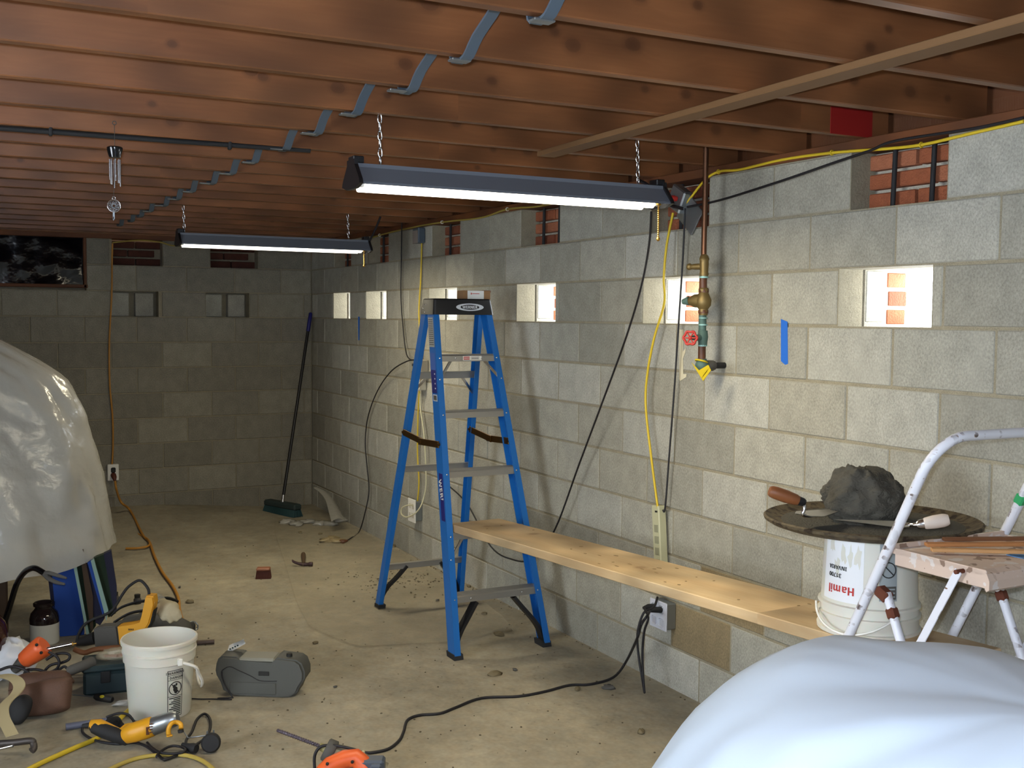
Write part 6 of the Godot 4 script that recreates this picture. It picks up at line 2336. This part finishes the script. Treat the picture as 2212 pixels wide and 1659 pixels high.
func nets(s: SurfaceTool, bones: Array, cell: float, blend: float) -> void:
	var lo := Vector3.ONE * 1e9
	var hi := -lo
	for b in bones:
		for i in 2:
			var r: float = maxf(b[2], b[3]) + 2.0 * cell
			lo = lo.min(b[i] - Vector3.ONE * r)
			hi = hi.max(b[i] + Vector3.ONE * r)
	var n := Vector3i(((hi - lo) / cell).ceil()) + Vector3i.ONE
	var f := PackedFloat32Array()
	f.resize(n.x * n.y * n.z)
	var idx := func(x, y, z): return (z * n.y + y) * n.x + x
	for z in n.z:
		for y in n.y:
			for x in n.x:
				var p := lo + Vector3(x, y, z) * cell
				var acc := 0.0
				for b in bones:
					var ab: Vector3 = b[1] - b[0]
					var k := clampf((p - b[0]).dot(ab) / ab.length_squared(), 0.0, 1.0)
					acc += exp(-(p.distance_to(b[0] + ab * k) - lerpf(b[2], b[3], k)) / blend)
				f[(z * n.y + y) * n.x + x] = -log(maxf(acc, 1e-12)) * blend
	var vert := {}
	for z in n.z - 1:
		for y in n.y - 1:
			for x in n.x - 1:
				var sum := Vector3.ZERO
				var cnt := 0
				var cor := [[0, 0, 0], [1, 0, 0], [0, 1, 0], [1, 1, 0], [0, 0, 1], [1, 0, 1], [0, 1, 1], [1, 1, 1]]
				var vals := []
				var neg := 0
				for c in cor:
					var v := f[((z + c[2]) * n.y + y + c[1]) * n.x + x + c[0]]
					vals.append(v)
					if v < 0.0: neg += 1
				if neg == 0 or neg == 8: continue
				for i in 8:
					for ax in [1, 2, 4]:
						if i & ax: continue
						var j: int = i | ax
						if (vals[i] < 0.0) != (vals[j] < 0.0):
							var k: float = vals[i] / (vals[i] - vals[j])
							sum += Vector3(cor[i][0], cor[i][1], cor[i][2]).lerp(Vector3(cor[j][0], cor[j][1], cor[j][2]), k)
							cnt += 1
				vert[Vector3i(x, y, z)] = lo + (Vector3(x, y, z) + sum / cnt) * cell
	s.set_smooth_group(0)
	for z in range(1, n.z - 1):
		for y in range(1, n.y - 1):
			for x in range(1, n.x - 1):
				var v0 := f[(z * n.y + y) * n.x + x]
				for ax in 3:
					var e := Vector3i.ZERO
					e[ax] = 1
					var v1 := f[((z + e.z) * n.y + y + e.y) * n.x + x + e.x]
					if (v0 < 0.0) == (v1 < 0.0): continue
					var u := Vector3i.ZERO
					var w := Vector3i.ZERO
					u[(ax + 1) % 3] = 1
					w[(ax + 2) % 3] = 1
					var b := Vector3i(x, y, z)
					var q := [b - u - w, b - w, b, b - u]
					var ok := true
					for k in q: ok = ok and vert.has(k)
					if not ok: continue
					if v0 < 0.0: quad(s, vert[q[0]], vert[q[1]], vert[q[2]], vert[q[3]])
					else: quad(s, vert[q[3]], vert[q[2]], vert[q[1]], vert[q[0]])
	s.set_smooth_group(-1)

func yellow_drill() -> void:
	var D := 4.12
	var t := thing("yellow_drill", "yellow and black pistol-grip drill lying on the floor at lower left", "power tool", fl(290, 1605))
	var s := st()
	var P := func(x, y, dd = 0.0): return at(x, y, D + dd)
	tube(s, [P.call(196, 1566), P.call(204, 1570), P.call(222, 1577), P.call(250, 1588), P.call(274, 1596), P.call(282, 1596)], [0.014, 0.024, 0.028, 0.027, 0.025, 0.015], 16)
	put("grip", s, M.rubber, t)
	s = st()
	tube(s, [P.call(194, 1572, 0.004), P.call(200, 1568, 0.004), P.call(215, 1568, 0.006), P.call(232, 1574, 0.008), P.call(258, 1583, 0.012)], [0.012, 0.024, 0.026, 0.022, 0.016], 14)
	put("grip_spine", s, M.tool_yellow, t)
	s = st()
	tube(s, [P.call(266, 1590), P.call(272, 1588), P.call(290, 1582), P.call(315, 1574), P.call(329, 1569), P.call(333, 1568)], [0.022, 0.032, 0.037, 0.038, 0.037, 0.03], 22)
	tube(s, [P.call(262, 1580, 0.0), P.call(274, 1574, 0.02), P.call(290, 1568, 0.03)], [0.014, 0.02, 0.014], 10)
	put("motor_housing", s, M.tool_yellow, t)
	s = st()
	for k in 4: bx(s, P.call(326, 1564 + 6 * k, -0.037), Vector3(0.012, 0.004, 0.006), 0.001)
	bx(s, P.call(319, 1579, -0.036), Vector3(0.012, 0.03, 0.004), 0.001)
	put("vent", s, M.brown, t)
	s = st()
	bx(s, P.call(296, 1566, 0.0), Vector3(0.05, 0.006, 0.03), 0.001, Basis(Vector3.BACK, 0.3))
	put("nameplate", s, M.ink, t)
	s = st()
	tube(s, [P.call(331, 1569), P.call(345, 1564), P.call(362, 1558), P.call(378, 1552), P.call(384, 1550)], [0.034, 0.034, 0.031, 0.029, 0.02], 20)
	put("gear_case", s, M.zinc, t)
	s = st()
	tube(s, spline([P.call(364, 1586, -0.04), P.call(364, 1575, -0.04), P.call(370, 1563, -0.035), P.call(380, 1560, -0.02), P.call(390, 1564, -0.02), P.call(391, 1574, -0.03)], 4), 0.0085, 10)
	bx(s, P.call(366, 1589, -0.04), Vector3(0.022, 0.006, 0.016), 0.002)
	put("belt_hook", s, M.tool_yellow, t)
	s = st()
	tube(s, [P.call(390, 1576, -0.03), P.call(391, 1582, -0.03)], 0.011, 12)
	put("chuck", s, M.rubber, t)
	s = st()
	tube(s, [P.call(178, 1568), P.call(196, 1567)], [0.007, 0.012], 10)
	put("cord_boot", s, M.rubber, t)
	# its black cord in loops
	var pl := []
	for q in [[180, 1568], [178, 1580], [190, 1592], [215, 1602], [255, 1607], [290, 1604], [315, 1612], [340, 1630], [352, 1640], [360, 1640], [385, 1630], [405, 1620], [440, 1597], [452, 1580], [455, 1560], [448, 1545], [438, 1543], [425, 1555], [415, 1580], [402, 1600], [404, 1625]]: pl.append(fl(q[0], q[1], 0.009))
	cord("drill_cord", "black cord of the yellow drill looping over the yellow lead", pl, 0.0055, M.blackcord)
	pl = []
	for q in [[318, 1604], [328, 1615], [345, 1625], [370, 1628], [395, 1625], [400, 1618], [385, 1612], [365, 1613], [345, 1625], [338, 1635]]: pl.append(fl(q[0], q[1], 0.02))
	cord("loose_cord", "second black cord coiled in front of the yellow drill", pl, 0.005, M.blackcord)
	pl = []
	for q in [[230, 1549], [255, 1541], [275, 1543], [285, 1552], [292, 1564]]: pl.append(at(q[0], q[1], 4.3))
	cord("loose_cord", "short black cord arched behind the yellow drill", pl, 0.005, M.blackcord)
	var c := fl(456, 1604, 0.036)
	t = thing("black_knob", "round black rubber plug end lying right of the yellow drill", "plug", Vector3(c.x, 0, c.z))
	s = st()
	lathe(s, [Vector2(0, -0.022), Vector2(0.028, -0.022), Vector2(0.035, -0.012), Vector2(0.036, 0.012), Vector2(0.03, 0.02), Vector2(0, 0.022)], 24, Transform3D(Basis(Vector3(1, 0, 0.3).normalized(), 1.35), c))
	put("body", s, M.rubber, t)
	s = st()
	for k in [-1.0, 1.0]: bx(s, c + Vector3(0.012 * k, 0.036, -0.01), Vector3(0.006, 0.014, 0.002), 0.0)
	tube(s, [c + Vector3(-0.02, 0.03, 0), c + Vector3(-0.08, 0.025, -0.02), fl(395, 1578, 0.03)], 0.0025, 6)
	put("pin", s, M.zinc, t)
	c = fl(417, 1616, 0.02)
	t = thing("black_connector", "small black cord connector between drill and round plug", "connector", Vector3(c.x, 0, c.z))
	s = st()
	tube(s, [c + Vector3(-0.03, 0.004, -0.045), c + Vector3(-0.012, 0, -0.018), c, c + Vector3(0.01, 0, 0.012)], [0.007, 0.014, 0.019, 0.016], 14)
	put("body", s, M.rubber, t)

func orange_drill() -> void:
	var D := 3.88
	var t := thing("orange_drill", "orange and grey hammer drill with long masonry bit at the bottom edge", "power tool", fl(750, 1668))
	var P := func(x, y, dd = 0.0): return at(x, y, D + dd)
	var s := st()
	var a := P.call(598, 1577, 0.06) as Vector3
	var b := P.call(697, 1614, 0.0) as Vector3
	var d := (b - a).normalized()
	var fr := frame(d)
	var N := 60
	for h in 2:
		var pts := []
		for i in N + 1:
			var k := i / float(N)
			var an := k * TAU * 9.0 + PI * h
			pts.append(a.lerp(b, 0.08 + 0.92 * k) + (fr.x * cos(an) + fr.z * sin(an)) * 0.0042)
		tube(s, pts, 0.0036, 5)
	tube(s, [a, a.lerp(b, 0.02), a.lerp(b, 0.1), b], [0.003, 0.007, 0.006, 0.004], 8)
	put("masonry_bit", s, mat("5e5660", 0.45, 0.6), t)
	s = st()
	tube(s, [P.call(690, 1611), P.call(702, 1617), P.call(706, 1619)], [0.012, 0.016, 0.02], 14)
	put("chuck_nose", s, mat("8a8152", 0.5), t)
	s = st()
	tube(s, [P.call(702, 1617), P.call(704, 1618), P.call(720, 1626), P.call(722, 1627)], [0.034, 0.040, 0.042, 0.036], 24)
	put("side_handle_collar", s, M.dusty, t)
	s = st()
	tube(s, [P.call(718, 1625), P.call(745, 1638), P.call(790, 1655), P.call(830, 1672)], [0.034, 0.036, 0.040, 0.04], 22)
	put("gear_case", s, mat("77705c", 0.45), t)
	s = st()
	tube(s, [P.call(690, 1668, -0.1), P.call(712, 1654, -0.08), P.call(745, 1640, -0.05), P.call(768, 1637, -0.045), P.call(782, 1650, -0.05), P.call(795, 1680, -0.06)], [0.02, 0.03, 0.032, 0.032, 0.034, 0.035], 18)
	put("motor_housing", s, M.tool_orange, t)
	s = st()
	ball(s, Transform3D(Basis.IDENTITY.scaled(Vector3.ONE * 0.006), P.call(761, 1646, -0.08)), 8, 6)
	ball(s, Transform3D(Basis.IDENTITY.scaled(Vector3.ONE * 0.006), P.call(707, 1650, -0.11)), 8, 6)
	put("screw_hole", s, M.ink, t)
	s = st()
	bx(s, P.call(805, 1652, -0.05), Vector3(0.085, 0.05, 0.06), 0.008, Basis(Vector3.UP, -0.48))
	bx(s, P.call(812, 1658, -0.08), Vector3(0.04, 0.03, 0.03), 0.006, Basis(Vector3.UP, -0.48))
	put("switch_housing", s, mat("4a5361", 0.4), t)
	s = st()
	var pl := []
	for q in [[784, 1626], [765, 1619], [740, 1613], [715, 1610], [695, 1612], [684, 1622], [679, 1638], [680, 1665]]: pl.append(P.call(q[0], q[1], -0.02))
	tube(s, spline(pl, 5), 0.0055, 8)
	put("power_cord", s, M.blackcord, t)
	s = st()
	bx(s, P.call(784, 1626, -0.02), Vector3(0.012, 0.014, 0.012), 0.002)
	put("cord_clip", s, mat("c8c49a", 0.5), t)

func _ready() -> void:
	var fwd := Vector3(sin(YAW) * cos(PITCH), -sin(PITCH), -cos(YAW) * cos(PITCH))
	var r0 := Vector3(cos(YAW), 0, sin(YAW))
	var u0 := r0.cross(fwd)
	cam_r = cos(ROLL) * r0 + sin(ROLL) * u0
	cam_u = -sin(ROLL) * r0 + cos(ROLL) * u0
	cam_f = fwd
	var cam := Camera3D.new()
	cam.name = "camera"
	cam.fov = rad_to_deg(2.0 * atan(829.5 / FPX))
	cam.near = 0.05
	cam.far = 60.0
	cam.transform = Transform3D(Basis(cam_r, cam_u, -cam_f), EYE)
	add_child(cam)
	cam.current = true
	var env := Environment.new()
	env.background_mode = Environment.BG_COLOR
	env.background_color = Color(0.93, 0.965, 1.0)
	env.background_energy_multiplier = SKY
	env.tonemap_mode = Environment.TONE_MAPPER_LINEAR
	env.tonemap_exposure = EXPO
	env.sdfgi_enabled = true
	env.ssao_enabled = true
	env.ssil_enabled = true
	var we := WorldEnvironment.new()
	we.name = "world"
	we.environment = env
	add_child(we)
	var flash := OmniLight3D.new()      # the camera's own flash, just above the lens
	flash.name = "camera_flash"
	flash.light_color = Color(0.86, 0.92, 1.0)
	flash.light_energy = FLASH
	flash.light_size = 0.02
	flash.omni_range = 20.0
	flash.omni_attenuation = 2.0
	flash.shadow_enabled = true
	flash.position = EYE + cam_u * 0.055 - cam_r * 0.025 + cam_f * 0.02
	add_child(flash)
	rng.seed = 11
	materials()
	M.brass_dark = mat("5c3f1a", 0.35, 0.85)
	M.wood_handle = mat("7d4a28", 0.5)
	M.dusty_teal = mat("2c3a3a", 0.7)
	floor_and_ceiling()
	wall_right()
	wall_back()
	plain_walls()
	ceiling_things()
	step_ladder()
	plank_and_bucket()
	step_stool()
	covered_object()
	plastic_pile()
	plumbing()
	wiring()
	drop_cloth()
	broom()
	hammer_and_brush()
	radio()
	pail_on_floor()
	tools()
